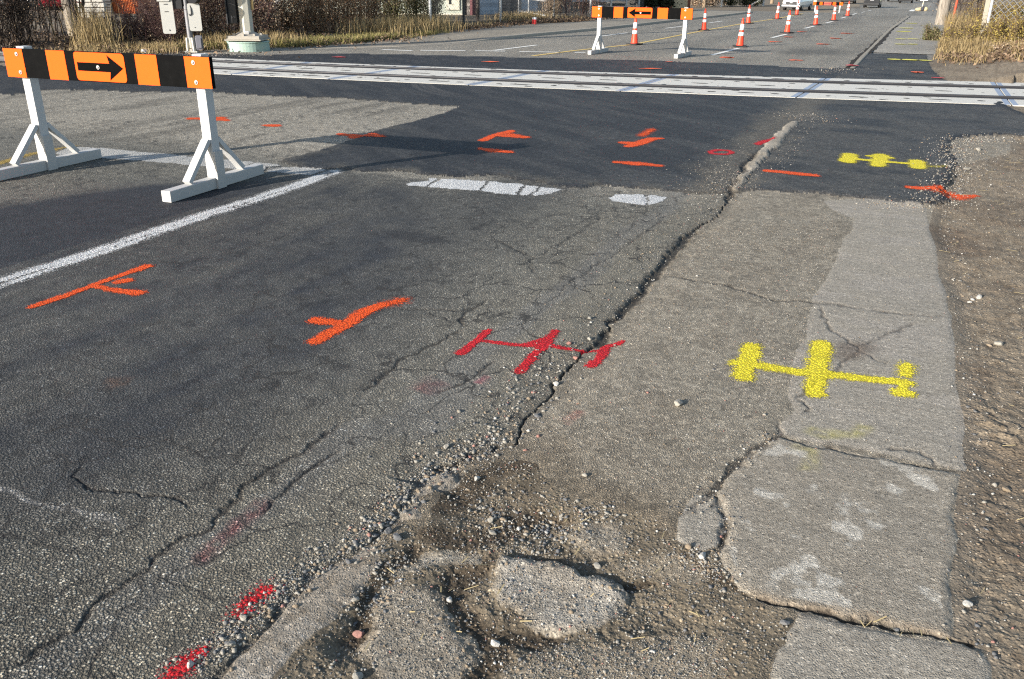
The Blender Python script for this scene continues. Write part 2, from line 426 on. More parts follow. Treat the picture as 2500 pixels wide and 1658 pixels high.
SLABA = ZL3((590, 160), (850, 215), (1190, 275), (1500, 345), (1660, 380), (1610, 600), (1630, 800), (1590, 1000), (1620, 1200), (1600, 1320), (1200, 1225), (760, 1155), (480, 1090), (370, 1040), (330, 960), (255, 830), (320, 720), (270, 560), (240, 480), (420, 265))
SLABB = ZL3((720, 1180), (1000, 1237), (1300, 1308), (1600, 1358), (1780, 1390), (1830, 1470), (1850, 1568), (1880, 1700), (560, 1700), (560, 1568), (600, 1400), (650, 1300))
SLABC = ZN3((1000, -30), (1050, 30), (1210, 100), (1200, 170), (1130, 250), (1080, 400), (1010, 520), (940, 620), (920, 700), (890, 830), (880, 900), (830, 980), (770, 1200), (760, 1300), (800, 1400), (750, 1450), (690, 1490))+\
        ZL3((590, 140), (850, 195), (900, 190), (1200, 255), (1500, 320), (1680, 355))+ZN3((1960, 1490), (1900, 1250), (1900, 1000), (1870, 750), (1830, 580), (1790, 480), (1770, 300), (1720, 150), (1700, 30), (1640, -5), (1300, -40))
PIECE = ZL3((100, 490), (240, 500), (255, 570), (300, 700), (240, 790), (150, 810), (0, 740), (10, 620))
S1 = ZL2((1000, 835), (1180, 845), (1340, 865), (1430, 900), (1560, 920), (1700, 980), (1740, 1050), (1700, 1150), (1500, 1250), (1200, 1230), (1100, 1160), (1000, 1100), (930, 1010), (950, 900))
S2 = ZL2((330, 1010), (600, 1000), (660, 1050), (690, 1160), (760, 1230), (890, 1340), (880, 1390), (780, 1500), (700, 1640), (250, 1640), (240, 1450), (150, 1380), (250, 1250))
S3 = ZL2((540, 830), (700, 780), (860, 800), (870, 850), (700, 880), (560, 900), (420, 970), (380, 940))
S4 = ZL2((1000, 1640), (1040, 1450), (1160, 1380), (1400, 1320), (1700, 1330), (2026, 1270), (2300, 1300), (2380, 1700))
S5 = ZL2((1650, 870), (1800, 840), (2026, 800), (2200, 880), (2250, 960), (2026, 985), (1800, 920))
S6 = ZL2((1380, 710), (1500, 640), (1680, 650), (1800, 730), (1750, 790), (1500, 800))
HOLE = ZF((913, 1350), (985, 1285), (1030, 1285), (1127, 1159), (1203, 1109), (1303, 1126), (1358, 1197), (1429, 1225), (1513, 1252), (1600, 1262), (1650, 1305), (1700, 1335),
          (1760, 1345), (1800, 1420), (1830, 1450), (1900, 1500), (1940, 1540), (1890, 1600), (1800, 1720), (600, 1740), (680, 1650), (780, 1540), (850, 1465))
DIRTL = ZF((2281, 500), (2268, 554), (2286, 608), (2293, 672), (2308, 708), (2322, 770), (2329, 841), (2330, 930), (2345, 1010), (2352, 1100), (2345, 1160), (2330, 1250), (2332, 1330), (2318, 1420), (2330, 1510), (2322, 1555),
           (2400, 1585), (2420, 1620), (2430, 1720))
DA = np.array(sorted(DIRTL+[(0.28, -3.0), (0.3, 0.8), (0.12, 7.6), (0.2, 9), (0.9, 10.4), (1.1, 14), (1.0, 15.2), (0.0, 18.2), (-0.15, 20), (0.0, 24), (0.3, 40), (0.4, 56)], key=lambda p: p[1]))
XD = np.interp(YW, DA[:, 1], DA[:, 0])

XN_, YN_ = rag(0.018, 50, 29)
sdN = sdf(XFF+XN_-X, YFF+YN_-Y, PATCHN); sdF = sdf(XF, YF, PATCHF)
sdk = [sdf(X+0.4*(XFF-X), Y+0.4*(YFF-Y), K1)]+[sdf(XFF, YFF, k) for k in (K2, K3, K4)]
sdKerb = np.minimum.reduce(sdk)
XQ, YQ = X+0.32*(XFF-X), Y+0.32*(YFF-Y)
sdA, sdB, sdC, sdP = (sdf(XQ, YQ, p) for p in (SLABA, SLABB, SLABC, PIECE))
sdS = [sdf(XFF, YFF, p) for p in (S1, S2, S3, S4, S5, S6)]
sdHole = sdf(XW+0.5*(XF-X), YW+0.5*(YF-Y), HOLE)

# --- relief
H = hfar(Y).copy()
nearw = 1-ss(9, 16, RAD)
big = fbm(X*1.3, Y*1.3, 3, 3)-0.5; med = fbm(X*9, Y*9, 4, 5)-0.5; sml = fbm(X*45, Y*45, 3, 8)-0.5; tiny = fbm(X*120, Y*120, 2, 9)-0.5
H += nearw*(0.012*big+0.003*med)
is_left = X < XCW
crossing = (Y > YN+0.3) & (Y < YFR-0.3) & (X > -24) & (X < 9)
newasph = ((sdN < 0) | (sdF < 0)) & ~crossing
road = is_left & (X > XL) & ~newasph & ~crossing
cross_street = (Y > 53.5) & (Y < 66)
road |= (cross_street & ~newasph)
kerb = (sdKerb < 0) & ~crossing & (Y < 18)
soil_r = (~is_left) & (X > XD) & ~newasph & ~crossing & ~cross_street
hole = (sdHole < 0)
slabS = np.minimum.reduce(sdS)
conc = ((sdC < 0) | (sdA < 0) | (sdB < 0) | (sdP < 0))
sidew = (~is_left) & conc & ~kerb & ~newasph
broken = hole & (slabS < 0) & ~sidew & ~kerb
holesoil = hole & ~broken & ~sidew & ~kerb
farwalk = (~is_left) & (Y > YFR) & ~soil_r & ~newasph & ~kerb & ~cross_street
path = (~is_left) & ~conc & ~hole & ~soil_r & ~kerb & ~newasph & ~crossing & ~farwalk & ~cross_street
leftwalk = (X <= XL) & (X > XG) & (Y > 15.3) & ~newasph & ~crossing & ~cross_street & (Y < 60)
yard = (X <= XG) & ~crossing & ~cross_street & ~newasph
REG = np.zeros(N, np.int8)                       # 0 = soil
for k, msk in enumerate((road, path, sidew | broken, farwalk, leftwalk, yard, newasph, kerb), 1): REG[msk] = k
REG[crossing] = 9
kerbfoot = kerb

# kerb crack and ragged road edge
dC, tC = pdist(XFF, YFF, CRACK, 0.6)
cw = 0.004+0.024*ss(0.3,0.75,fbm(tC*120, tC*0, 4, 31))
yfade = (1-0.999*ss(8.8, 9.4, Y)*(1-ss(19.0, 19.6, Y)))
crk = (1-ss(cw*0.5, cw*1.7, dC))*yfade*(sdHole > -0.03)*(sdk[0] > -0.01)
crk = np.where((Y < 2.3), crk*0.5, crk)
H -= nearw*0.014*crk
H -= nearw*0.012*(1-ss(0.0, 0.22, dC))*(Y > 2.2)*(Y < 9)
# hole and slabs
hd = ss(0.04, -0.22, sdHole+0.16*(fbm(X*5, Y*5, 4, 72)-0.5))
H += nearw*hd*(-0.022+0.026*(fbm(X*6, Y*6, 4, 71)-0.35)+0.010*sml+0.004*tiny)
trench = pdist(X, Y, ZL2((110, 1330), (200, 1150), (330, 960), (420, 830), (560, 700), (700, 480), (830, 380)), 0.4)[0]
H -= hd*0.022*(1-ss(0.01, 0.09, trench))
dirt_shade = np.zeros(N)  # dark channel dirt, and shade beside the kerb lump painted as soil colour
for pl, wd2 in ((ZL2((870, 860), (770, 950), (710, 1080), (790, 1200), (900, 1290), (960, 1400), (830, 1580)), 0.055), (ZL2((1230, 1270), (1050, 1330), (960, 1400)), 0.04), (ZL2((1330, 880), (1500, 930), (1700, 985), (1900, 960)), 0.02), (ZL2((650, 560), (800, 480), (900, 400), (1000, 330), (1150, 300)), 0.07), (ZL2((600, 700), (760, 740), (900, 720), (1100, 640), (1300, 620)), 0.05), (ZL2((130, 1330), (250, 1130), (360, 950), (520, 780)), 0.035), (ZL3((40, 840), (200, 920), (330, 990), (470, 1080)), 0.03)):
    dd, _t = pdist(XFF, YFF, pl, 0.4); dirt_shade = np.maximum(dirt_shade, ss(wd2*1.5, wd2*0.4, dd+0.05*(fbm(X*8, Y*8, 3, 77)-0.5)))
H -= nearw*hd*0.007*dirt_shade
for s, top, sf in zip(sdS, (-0.012, -0.014, -0.02, -0.010, -0.014, -0.010), (1, 1.3, 1.2, 3.5, 2.5, 1.5)):
    e = ss(0.022*sf, -0.03*sf, s+0.07*(fbm(X*7, Y*7, 4, 73)-0.45))*hd
    H = np.where(e > 0, H*(1-e)+e*(top+0.008*big+0.006*med+0.002*sml), H)
dS1 = pdist(XFF, YFF, ZL2((1000, 835), (1180, 845), (1340, 865), (1430, 900), (1560, 920), (1700, 980)), 0.2)[0]
H += np.where(sdS[0] < 0, 0.010*(1-ss(0, 0.11, dS1)), -0.006*(1-ss(0, 0.05, dS1)))*hd
def slab(s, top, edge=0.014):
    e = ss(edge*0.5, -edge*0.8, s); return e, top
for s, top, rk in ((sdC, 0.001, 0.25), (sdA, 0.004, 0.8), (sdB, 0.003, 0.8), (sdP, 0.002, 0.6)):
    ring = (1-ss(0.0, 0.03, np.abs(s)))
    H -= nearw*rk*ring*0.006*(fbm(X*14, Y*14, 2, 44))
    e = ss(0.006, -0.012, s)
    H += nearw*e*top
soilw = ss(-0.03, 0.10, X-XD)*(~is_left)*(~newasph)
H += nearw*soilw*(-0.012*(1-ss(0.05, 0.6, X-XD))+0.035*(fbm(X*3.2, Y*3.2, 4, 61)-0.5)+0.009*(np.abs(fbm(X*17, Y*17, 3, 66)-0.5)*2-0.35)+0.007*sml+0.003*tiny)
rut = ZN3((1780, 1420), (1950, 1380), (2100, 1450), (2300, 1560))
dr = pdist(XFF, YFF, rut, 0.5)[0]
H += nearw*soilw*(0.03*(1-ss(0.05, 0.2, dr))*(fbm(X*26, Y*26, 3, 67)-0.25))
bank = ss(0.2, 4.0, X-XD)*(Y > YFR)*(~is_left); H += 0.55*bank*(X > 0)
H += np.where(kerb & (RAD < 16), 0.008*(Y > 5)+0.006*med*(Y > 2.3)+0.003*sml, 0)
ke = ss(0.0, -0.03, sdKerb); H += np.where(kerb, 0.012*ke, 0)*(RAD < 16)*(Y > 1.9)
H += np.where(newasph & (RAD < 24), 0.012*ss(0, -0.05, np.minimum(sdN, sdF)), 0)
# lumps of asphalt along the patch edge on the soil side
lump = (1-ss(0.0, 0.16, np.abs(sdN+0.04)))*(X > 0)*(Y > 6)
H += lump*0.03*fbm(X*20, Y*20, 3, 90)
H += np.where(yard, 0.16*ss(0.3, 3, XG-X), 0)
H = np.where(crossing, -0.09, H)

# fine cracks (drawn on the plan, cut into the relief)
FC = [
 (ZN1((1030, 660), (1130, 670), (1260, 678), (1390, 650), (1520, 630), (1700, 560), (1850, 520), (2050, 440), (2250, 400), (2365, 350)), 0.006),
 (ZN1((0, 800), (300, 700), (700, 585), (1000, 500), (1300, 400), (1600, 290), (1900, 190), (2250, 90)), 0.006),
 (ZN2((1000, 520), (1140, 515), (1250, 570), (1400, 630), (1380, 700), (1400, 750)), 0.008), (ZN2((1400, 630), (1560, 570), (1700, 460), (1840, 380), (1860, 310)), 0.007),
 (ZN2((1460, 970), (1560, 900), (1640, 820), (1800, 700), (1950, 610), (2100, 500), (2280, 370)), 0.007),
 (ZN2((450, 990), (560, 1000), (700, 1000), (900, 1010), (980, 980), (1080, 930)), 0.007), (ZN2((900, 1110), (930, 1020), (1080, 930)), 0.011),
 (ZN2((240, 1545), (330, 1500), (400, 1420), (480, 1330), (640, 1260), (760, 1210), (900, 1120)), 0.014),
 (ZN2((700, 1560), (830, 1520), (940, 1470), (1040, 1400), (1120, 1330)), 0.013),
 (ZL1((0, 1530), (150, 1490), (230, 1420), (300, 1370), (380, 1310), (450, 1280), (500, 1220), (580, 1120), (680, 1040), (800, 940), (880, 900), (950, 810), (1010, 780), (1090, 730), (1200, 710), (1250, 640), (1290, 590), (1380, 500), (1420, 440), (1510, 380), (1600, 330), (1720, 280), (1830, 210), (1890, 160), (2020, 60)), 0.016),
 (ZL1((1510, 600), (1600, 520), (1700, 430), (1830, 340), (1960, 250)), 0.011),
 (ZL1((440, 330), (450, 390), (490, 430), (510, 480), (650, 485), (760, 500), (900, 520), (1060, 520), (1110, 575)), 0.008),
 (ZN3((-60, 480), (0, 490), (130, 515), (260, 535), (370, 550), (400, 575), (500, 590), (600, 625), (700, 655), (850, 655), (960, 665), (1100, 680), (1250, 705), (1400, 725), (1600, 745), (1860, 760)), 0.012),
 (ZN3((950, 670), (990, 760), (1070, 860), (1150, 890), (1210, 940), (1260, 990), (1340, 1030), (1420, 1080)), 0.010), (ZN3((1210, 940), (1310, 940), (1450, 870), (1620, 800)), 0.009),
 (ZN3((1260, 995), (1150, 1060), (1060, 1140), (960, 1200), (880, 1280), (800, 1320)), 0.012),
 (ZN3((800, 1330), (880, 1340), (920, 1390), (850, 1420)), 0.010),
 (ZL3((560, 140), (690, 180), (780, 215), (860, 225), (900, 212), (960, 240), (1090, 262), (1190, 270)), 0.016), (ZL3((1200, 220), (1320, 225), (1420, 235), (1490, 270), (1510, 330)), 0.012),
 (ZL3((1280, 300), (1400, 320), (1500, 335), (1640, 350)), 0.010), (ZL3((560, 60), (590, 130), (520, 200), (420, 270), (330, 350), (250, 450), (180, 480), (80, 570), (0, 600)), 0.018),
 (ZL3((240, 480), (205, 560)), 0.014), (ZL3((270, 560), (300, 640), (315, 710), (260, 800)), 0.016),
 (ZB((0, 610), (250, 570), (500, 500), (700, 440), (900, 365), (1100, 290), (1300, 240), (1480, 180), (1650, 120), (1830, 55)), 0.008), (ZC((805, 510), (1000, 520), (1150, 530), (1260, 505)), 0.009), (ZC((1190, 530), (1350, 545)), 0.008),
 (ZC((290, 510), (297, 540), (290, 565)), 0.008), (ZN2((330, 150), (320, 230), (340, 250)), 0.006),
]
JOINT = ZL3((480, 1100), (620, 1130), (760, 1168), (980, 1210), (1200, 1245), (1400, 1290), (1600, 1335), (1740, 1362))
fc = np.zeros(N)
for k, (pl, w) in enumerate(FC):
    d, t = pdist(XFF*0.6+XF*0.4, YFF*0.6+YF*0.4, pl, 0.12)
    ww = w*(0.35+1.1*fbm(t*len(pl)*3.1+k*7.7, t*0, 3, 100+k)); end = ss(0, 0.08, t)*ss(1, 0.92, t)
    pxw = RAD*RAD/1.63/860*0.35                    # never thinner than the relief can carry
    c = (d < 0.119)*(1-ss(ww*0.35, ww+pxw, d))*(0.4+0.6*end)*np.clip(ww/(ww+pxw)*1.6, 0, 1)
    fc = np.maximum(fc, c)
dJ, tJ = pdist(XF, YF, JOINT, 0.2); jw = 0.005+0.008*fbm(tJ*30, tJ*0, 2, 130)
jn = 1-ss(jw*0.5, jw*1.5, dJ)
H -= nearw*(0.004*fc+0.010*jn)

# --- broad colour (the surface's own, with some shade painted into the rubble) and grain
TONE = np.zeros((N, 3)); GRAIN = np.full(N, 0.5)
def put(m, c, grain=None):
    TONE[m] = c
    if grain is not None: GRAIN[m] = grain
def blend(w, c):
    TONE[:] = TONE*(1-w[:, None])+np.asarray(c)*w[:, None]
lf = fbm(X*0.7, Y*0.7, 4, 201); mf = fbm(X*4, Y*4, 4, 205); hf = fbm(X*30, Y*30, 3, 209)
streak = fbm(X*6, Y*0.8, 4, 213)
put(REG == 0, alb(124, 112, 95), 0.8)
put(road, alb(124, 120, 110), 0.9); blend(road*ss(6.3, 7.4, Y)*ss(14, 12.5, Y), alb(170, 162, 147)); blend(road*ss(15.5, 17, Y), alb(160, 153, 140))
put(path, alb(150, 141, 125), 1.0); blend(path*ss(0.35, 0.0, sdHole+0.2*(mf-0.5))*0.75, alb(118, 105, 86))
put(sidew | broken, alb(134, 127, 115), 0.7)
put(farwalk, alb(128, 123, 114), 0.4)
put(leftwalk, alb(138, 130, 117), 0.4)
put(yard, alb(112, 101, 86), 0.6); blend(yard*ss(0.0, 0.8, XG-X)*ss(11, 7, XG-X)*ss(33, 26, Y)*0.85, alb(84, 69, 55))
put(newasph, alb(52, 53, 55), 1.1)
put(kerb, alb(128, 119, 106), 0.5)
put(crossing, alb(60, 58, 55), 0.8)
# darker lanes of the near road
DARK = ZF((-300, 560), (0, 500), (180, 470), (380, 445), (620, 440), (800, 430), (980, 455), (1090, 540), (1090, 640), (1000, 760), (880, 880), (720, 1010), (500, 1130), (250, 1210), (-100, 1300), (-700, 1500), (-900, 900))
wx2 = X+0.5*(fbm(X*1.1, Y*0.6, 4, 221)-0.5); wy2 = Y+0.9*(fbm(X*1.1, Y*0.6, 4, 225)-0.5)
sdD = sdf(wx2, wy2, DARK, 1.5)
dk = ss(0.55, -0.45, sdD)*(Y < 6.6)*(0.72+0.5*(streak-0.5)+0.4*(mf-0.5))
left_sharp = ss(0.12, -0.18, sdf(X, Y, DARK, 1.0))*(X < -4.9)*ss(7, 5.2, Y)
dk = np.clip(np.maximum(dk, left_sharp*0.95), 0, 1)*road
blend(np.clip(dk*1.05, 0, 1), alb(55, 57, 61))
dk2 = ss(0.9, 0.1, np.abs(X+3.0)+0.5*(streak-0.5))*(Y < 7)*(1-dk)*0.75*road
blend(dk2, alb(76, 76, 75))
blend(road*(Y > 6.7)*(Y < 13)*ss(0.45, 0.7, streak)*0.5, alb(100, 95, 86))
blend(road*(Y > 18)*ss(0.4, 0.7, fbm(X*1.5, Y*0.12, 4, 231))*0.35, alb(108, 104, 97))
blend(road*(Y > 18)*ss(0.5, 0.8, fbm(X*0.8, Y*0.5, 4, 232))*0.3, alb(165, 157, 143)); st5 = np.hypot((X-Z4((1760, 590))[0][0])/0.9, (Y-Z4((1760, 590))[0][1])/1.6); blend(road*ss(1.3, 0.4, st5+0.8*(fbm(X*2.5, Y*1.2, 4, 233)-0.5))*0.65, alb(92, 90, 86))
oil = 0.55*fbm(X*9+Y*2, Y*7-X*3, 5, 240, 0.65)+0.45*fbm(X*23, Y*12, 4, 245)
blend(road*ss(0.60, 0.68, oil)*(RAD < 12)*0.5, alb(46, 45, 46))
# coarse, pebbly and worn at the near left
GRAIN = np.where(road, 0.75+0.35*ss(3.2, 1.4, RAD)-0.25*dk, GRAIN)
peb = ss(3.4, 1.8, RAD)*(X < XC-0.35)*road; blend(peb*0.35*(1-dk*0.5), alb(112, 106, 94))
# dust blown against the kerb
dust = ss(0.95, 0.05, XC-X+0.5*(mf-0.5))*road*(Y < 9)*(0.75+0.5*(mf-0.5)); blend(np.clip(dust, 0, 1)*0.8, alb(131, 123, 107)); GRAIN = GRAIN-0.35*np.clip(dust, 0, 1)*road
grey = ss(0.16, 0.05, np.abs(XC-X-0.42+0.3*(streak-0.5)))*road*(Y < 8); blend(grey*0.5, alb(118, 116, 112))
# path: browner low, paler high
blend(path*ss(0.4, 0.7, mf)*0.3, alb(126, 115, 99)); blend(path*ss(0.5, 0.8, lf)*0.4, alb(146, 136, 119)); blend(path*ss(0.52, 0.62, hf)*0.3, alb(112, 103, 90))
# slabs
sl = sidew | broken
blend(sl*(sdA < 0)*0.8, alb(127, 119, 106)); blend(sl*(sdC < 0)*ss(0.45, 0.7, fbm(X*2, Y*7, 4, 251))*0.5, alb(140, 133, 123))
blend(sl*ss(0.62, 0.72, fbm(X*9, Y*9, 4, 255))*(sdA < -0.03)*0.7, alb(170, 164, 152))
blend(sl*ss(0.06, 0.0, np.abs(sdA))*0.45, alb(146, 136, 120)); blend(sl*ss(0.05, 0.0, np.abs(sdC))*(Y < 4)*0.4, alb(146, 136, 122))
blend(sl*ss(0.06, 0, dJ)*0.6, alb(104, 90, 74))
blend(broken*0.75, alb(120, 111, 97)); blend((sdS[0] < 0)*broken*ss(0.55, 0.1, dS1)*0.9, alb(146, 139, 127)); blend((sdS[2] < 0)*broken*0.8, alb(146, 138, 124))
blend(broken*ss(0.45, 0.7, mf)*0.5, alb(104, 93, 78))
blend(((sdS[3] < 0) | (sdS[4] < 0))*broken*0.75, alb(122, 111, 94)); blend(broken*ss(0.04, 0.0, -slabS+0.05*(mf-0.5))*0.6, alb(104, 94, 79))
GRAIN[broken] = 0.85
# soil
so = REG == 0
blend(so*soil_r*ss(0.4, 0.65, fbm(X*2.2, Y*2.2, 4, 261))*0.6, alb(104, 91, 76)); blend(so*soil_r*ss(0.55, 0.8, lf)*0.6, alb(138, 124, 105)); blend(so*soil_r*ss(0.5, 0.68, hf)*0.5, alb(88, 76, 62))
blend(so*hole*0.85, alb(106, 96, 80)); blend(so*hole*ss(0.45, 0.68, mf)*0.6, alb(80, 71, 58)); blend(so*hole*dirt_shade*0.85, alb(66, 56, 44))
blend(so*soil_r*ss(0.14, 0.0, X-XD)*0.5, alb(122, 112, 98))
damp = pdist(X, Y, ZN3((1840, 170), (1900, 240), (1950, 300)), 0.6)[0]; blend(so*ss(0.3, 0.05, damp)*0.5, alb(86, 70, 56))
GRAIN[so] = 0.85; GRAIN *= 0.75+0.5*lf
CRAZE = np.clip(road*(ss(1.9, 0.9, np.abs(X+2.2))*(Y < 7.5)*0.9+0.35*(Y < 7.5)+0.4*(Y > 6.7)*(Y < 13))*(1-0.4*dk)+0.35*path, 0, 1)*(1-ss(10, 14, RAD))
# new asphalt: browner, dustier on the walk side; scuffs where traffic turns
blend(newasph*(~is_left)*ss(0.25, 0.6, fbm(X*1.6, Y*3.0, 4, 271))*0.6, alb(96, 92, 85))
blend(newasph*ss(0.4, 0.7, fbm(X*1.2+0.4*Y, Y*1.2, 5, 273, 0.6))*0.4, alb(72, 72, 72)); blend(newasph*ss(0.45, 0.7, fbm(X*0.7-Y*0.5, (X*0.5+Y*0.7)*6, 4, 274))*0.3*(Y < 13.5), alb(92, 90, 86))
olds = pdist(XFF, YFF, ZB((-60, 655), (150, 668), (300, 690), (450, 700), (600, 722), (900, 735), (1150, 735)), 0.6)[0]; blend(road*ss(0.16, 0.04, olds+0.12*(mf-0.5))*0.6, alb(160, 153, 139))
blend(newasph*ss(0.1, 0.9, X*0+1)*0.0, alb(60, 60, 60)); blend(newasph*lump*0.7, alb(42, 43, 46))
gr = ss(0.5, 0.05, np.abs(X-XC+0.1)+0.4*(mf-0.4))*newasph*(Y < 14); blend(np.clip(gr*1.1, 0, 1)*0.75, alb(108, 101, 89))
blend(newasph*ss(0.35, 0.0, -sdN)*ss(0.45, 0.65, mf)*(Y < 9)*is_left*0.5, alb(104, 99, 88))
for cx, cy, r0, a0, a1 in ((-5.0, 14.6, 3.3, 3.3, 4.3), (-5.0, 14.6, 3.05, 3.3, 4.3), (-5.0, 14.6, 3.17, 3.3, 4.3), (-3.6, 15.0, 3.3, 3.3, 4.0), (-3.6, 15.0, 3.1, 3.3, 4.0)):
    rr = np.hypot(X-cx, Y-cy); an = np.arctan2(Y-cy, X-cx) % (2*math.pi)
    blend(newasph*(1-ss(0.02, 0.07, np.abs(rr-r0)))*ss(a0-0.1, a0+0.2, an)*ss(a1+0.1, a1-0.2, an)*0.35, alb(112, 108, 103))
blend(newasph*ss(0.55, 0.75, fbm((X-0.3*Y)*1.2, (Y+0.3*X)*9, 3, 277))*(Y > 15)*0.3, alb(100, 96, 92))
# kerb, cracks, joints
blend(kerb*ss(0.45, 0.65, mf)*0.5, alb(146, 139, 128)); blend(kerb*(Y > 6)*0.5, alb(158, 148, 132)); blend(kerb*ss(0.5, 0.7, hf)*(Y < 3.6)*0.5, alb(104, 94, 80))
GRAIN[kerb] = 0.7
blend(np.clip(fc, 0, 1)*0.7*(road | path | newasph)+np.clip(fc, 0, 1)*0.5*sl, alb(50, 45, 40))
blend(np.clip(crk, 0, 1)*0.85, alb(44, 39, 33)); blend(np.clip(jn, 0, 1)*0.85, alb(48, 40, 32))
blend(ss(0.09, 0.02, dC)*(1-crk)*(Y < 9)*(Y > 2.4)*0.35, alb(96, 88, 76))
# stained spots
st = pdist(XW, YW, ZN3((1150, 970), (1270, 960), (1180, 1020)), 0.4)[0]; blend(sl*ss(0.13, 0.0, st)*0.65, alb(84, 72, 62))
st = np.hypot((X-G(1017, 1.0*580)[0])/0.35, (Y-G(1017, 580)[1])/0.12); blend(road*ss(1.1, 0.5, st+0.8*(mf-0.5))*0.7, alb(50, 50, 52))
# worn, faded paint dust soaked into the surface
def faded(pts, w, c, amt, m):
    d, t = pdist(XW, YW, pts, 0.6); blend(m*ss(w, w*0.2, d+0.03*(hf-0.5))*ss(0, 0.12, t)*ss(1, 0.85, t)*amt*np.clip(0.3+1.6*(hf-0.3), 0, 1.2), c)
faded(ZL1((1120, 910), (1200, 830), (1280, 740), (1370, 660), (1450, 600), (1540, 480)), 0.05, alb(120, 40, 48), 0.6, road)
faded(ZN2((600, 1560), (700, 1500), (790, 1460)), 0.09, alb(130, 60, 66), 0.4, road); faded(ZN2((1030, 1490), (1100, 1440)), 0.05, alb(150, 60, 80), 0.5, road)
faded(ZL1((1030, 470), (1260, 560), (1300, 590)), 0.04, alb(110, 70, 68), 0.0, road)
faded(ZL1((-60, 440), (0, 475), (150, 515), (300, 565), (500, 615), (700, 665), (800, 690)), 0.022, alb(176, 172, 166), 0.6, road)
faded(ZN1((700, 1490), (900, 1480)), 0.09, alb(120, 84, 60), 0.35, road); faded(ZL3((720, 100), (850, 140), (1060, 150), (1090, 80)), 0.05, alb(170, 160, 70), 0.45, sl)
faded(ZL3((640, 210), (790, 250), (780, 370)), 0.05, alb(165, 155, 80), 0.35, sl)
faded(ZL2((1380, 80), (1500, 0)), 0.05, alb(180, 90, 80), 0.35, path)
faded(ZN1((700, 950), (900, 930)), 0.06, alb(60, 60, 60), 0.0, road)
TONE = np.clip(TONE, 0.004, 0.9); GRAIN = np.clip(GRAIN, 0, 1.2)

MG = {k: ground_mat('ground_'+k, k) for k in ('asphalt', 'patch', 'path', 'concrete', 'soil')}
VX = np.stack([X, Y, H], 1).astype(np.float32)
ii = np.arange(N).reshape(NR, NTH)
q = np.stack([ii[:-1, :], ii[1:, :], np.roll(ii, -1, 1)[1:, :], np.roll(ii, -1, 1)[:-1, :]], 2).reshape(-1, 4)
FR = REG[q[:, 0]]
def cut(faces, name, mats, attrs, dz=0.0, parent=None):
    u, inv = np.unique(faces, return_inverse=True)
    V = VX[u].copy(); V[:, 2] += dz
    return np_mesh(name, V, inv.reshape(-1, 4), mats, parent, True, {k: (tp, a[u]) for k, (tp, a) in attrs.items()})
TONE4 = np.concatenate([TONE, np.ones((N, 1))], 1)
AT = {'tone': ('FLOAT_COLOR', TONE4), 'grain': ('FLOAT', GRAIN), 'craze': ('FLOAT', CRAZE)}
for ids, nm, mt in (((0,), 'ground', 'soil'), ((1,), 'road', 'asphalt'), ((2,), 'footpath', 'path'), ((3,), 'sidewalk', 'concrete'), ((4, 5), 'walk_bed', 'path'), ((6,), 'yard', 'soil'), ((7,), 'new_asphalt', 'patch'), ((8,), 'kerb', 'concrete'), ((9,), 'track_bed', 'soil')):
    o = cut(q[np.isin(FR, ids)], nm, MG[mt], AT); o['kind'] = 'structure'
# middle of the disc under the camera
np_mesh('ground_under_camera', [(0, 0, -0.02)]+[(0.6*math.cos(a), 0.6*math.sin(a), -0.02) for a in np.linspace(0, 2*math.pi, 25)[:-1]],
        [(0, i+1, (i+1) % 24+1) for i in range(24)], MG['path'], None, False, {'tone': ('FLOAT_COLOR', np.tile(np.r_[alb(120, 112, 98), 1], (25, 1))), 'grain': ('FLOAT', np.full(25, .7))})['kind'] = 'structure'

def strip(name, ys, xl, xr, z, mt, tone, grain, nx=10, face=0.0, kind='structure'):
    V, A, F = [], [], []
    for y in ys:
        a, b, zz = xl(y), xr(y), z(y)+float(hfar(y))
        row = [(a+(b-a)*k/(nx-1), y, zz) for k in range(nx)]
        if face: row.append((b+0.015, y, zz-0.012)); row.append((b+0.03, y, zz-face-z(y)))
        V += row
    n = nx+(2 if face else 0)
    for i in range(len(ys)-1):
        for k in range(n-1): F.append((i*n+k, i*n+k+1, (i+1)*n+k+1, (i+1)*n+k))
    V = np.array(V); f1 = fbm(V[:, 0]*1.7, V[:, 1]*0.5, 4, 301)
    T = np.array(tone)[None, :]*(0.8+0.4*f1)[:, None]
    o = np_mesh(name, V, F, MG[mt], None, False, {'tone': ('FLOAT_COLOR', np.c_[T, np.ones(len(V))]), 'grain': ('FLOAT', np.full(len(V), grain))})
    o['kind'] = kind; return o
fi = lambda A: (lambda y: float(np.interp(y, A[:, 1], A[:, 0])))
ysl = np.linspace(17.0, 52.5, 140)
stepz = lambda y: 0.006+0.075*float(ss(22.0, 25.5, np.array(y)))
strip('sidewalk_across_road', ysl, lambda y: fi(GLA)(y)-0.5, lambda y: fi(LKA)(y)-0.14, lambda y: stepz(y)-0.004, 'path', alb(140, 132, 118), 0.35)
strip('kerb_across_road', ysl, lambda y: fi(LKA)(y)-0.142, lambda y: fi(LKA)(y), stepz, 'concrete', alb(150, 142, 128), 0.4, 3, 0.05)
K4L = np.array(ZF((2070, 168), (2095, 140), (2112, 125), (2165, 73), (2215, 38.5))); K4R = np.array(ZF((2089, 168), (2123, 130), (2179, 73), (2226, 39)))
ysr = np.linspace(19.25, 51.5, 120)
strip('kerb_beyond_crossing', ysr, lambda y: fi(K4L)(y)+0.05, lambda y: fi(K4R)(y)-0.02, lambda y: 0.03, 'concrete', alb(138, 131, 118), 0.5, 4, 0.03)
wig = lambda y, k: 0.02*math.sin(y*3.1+k)+0.015*math.sin(y*7.7+k*2)
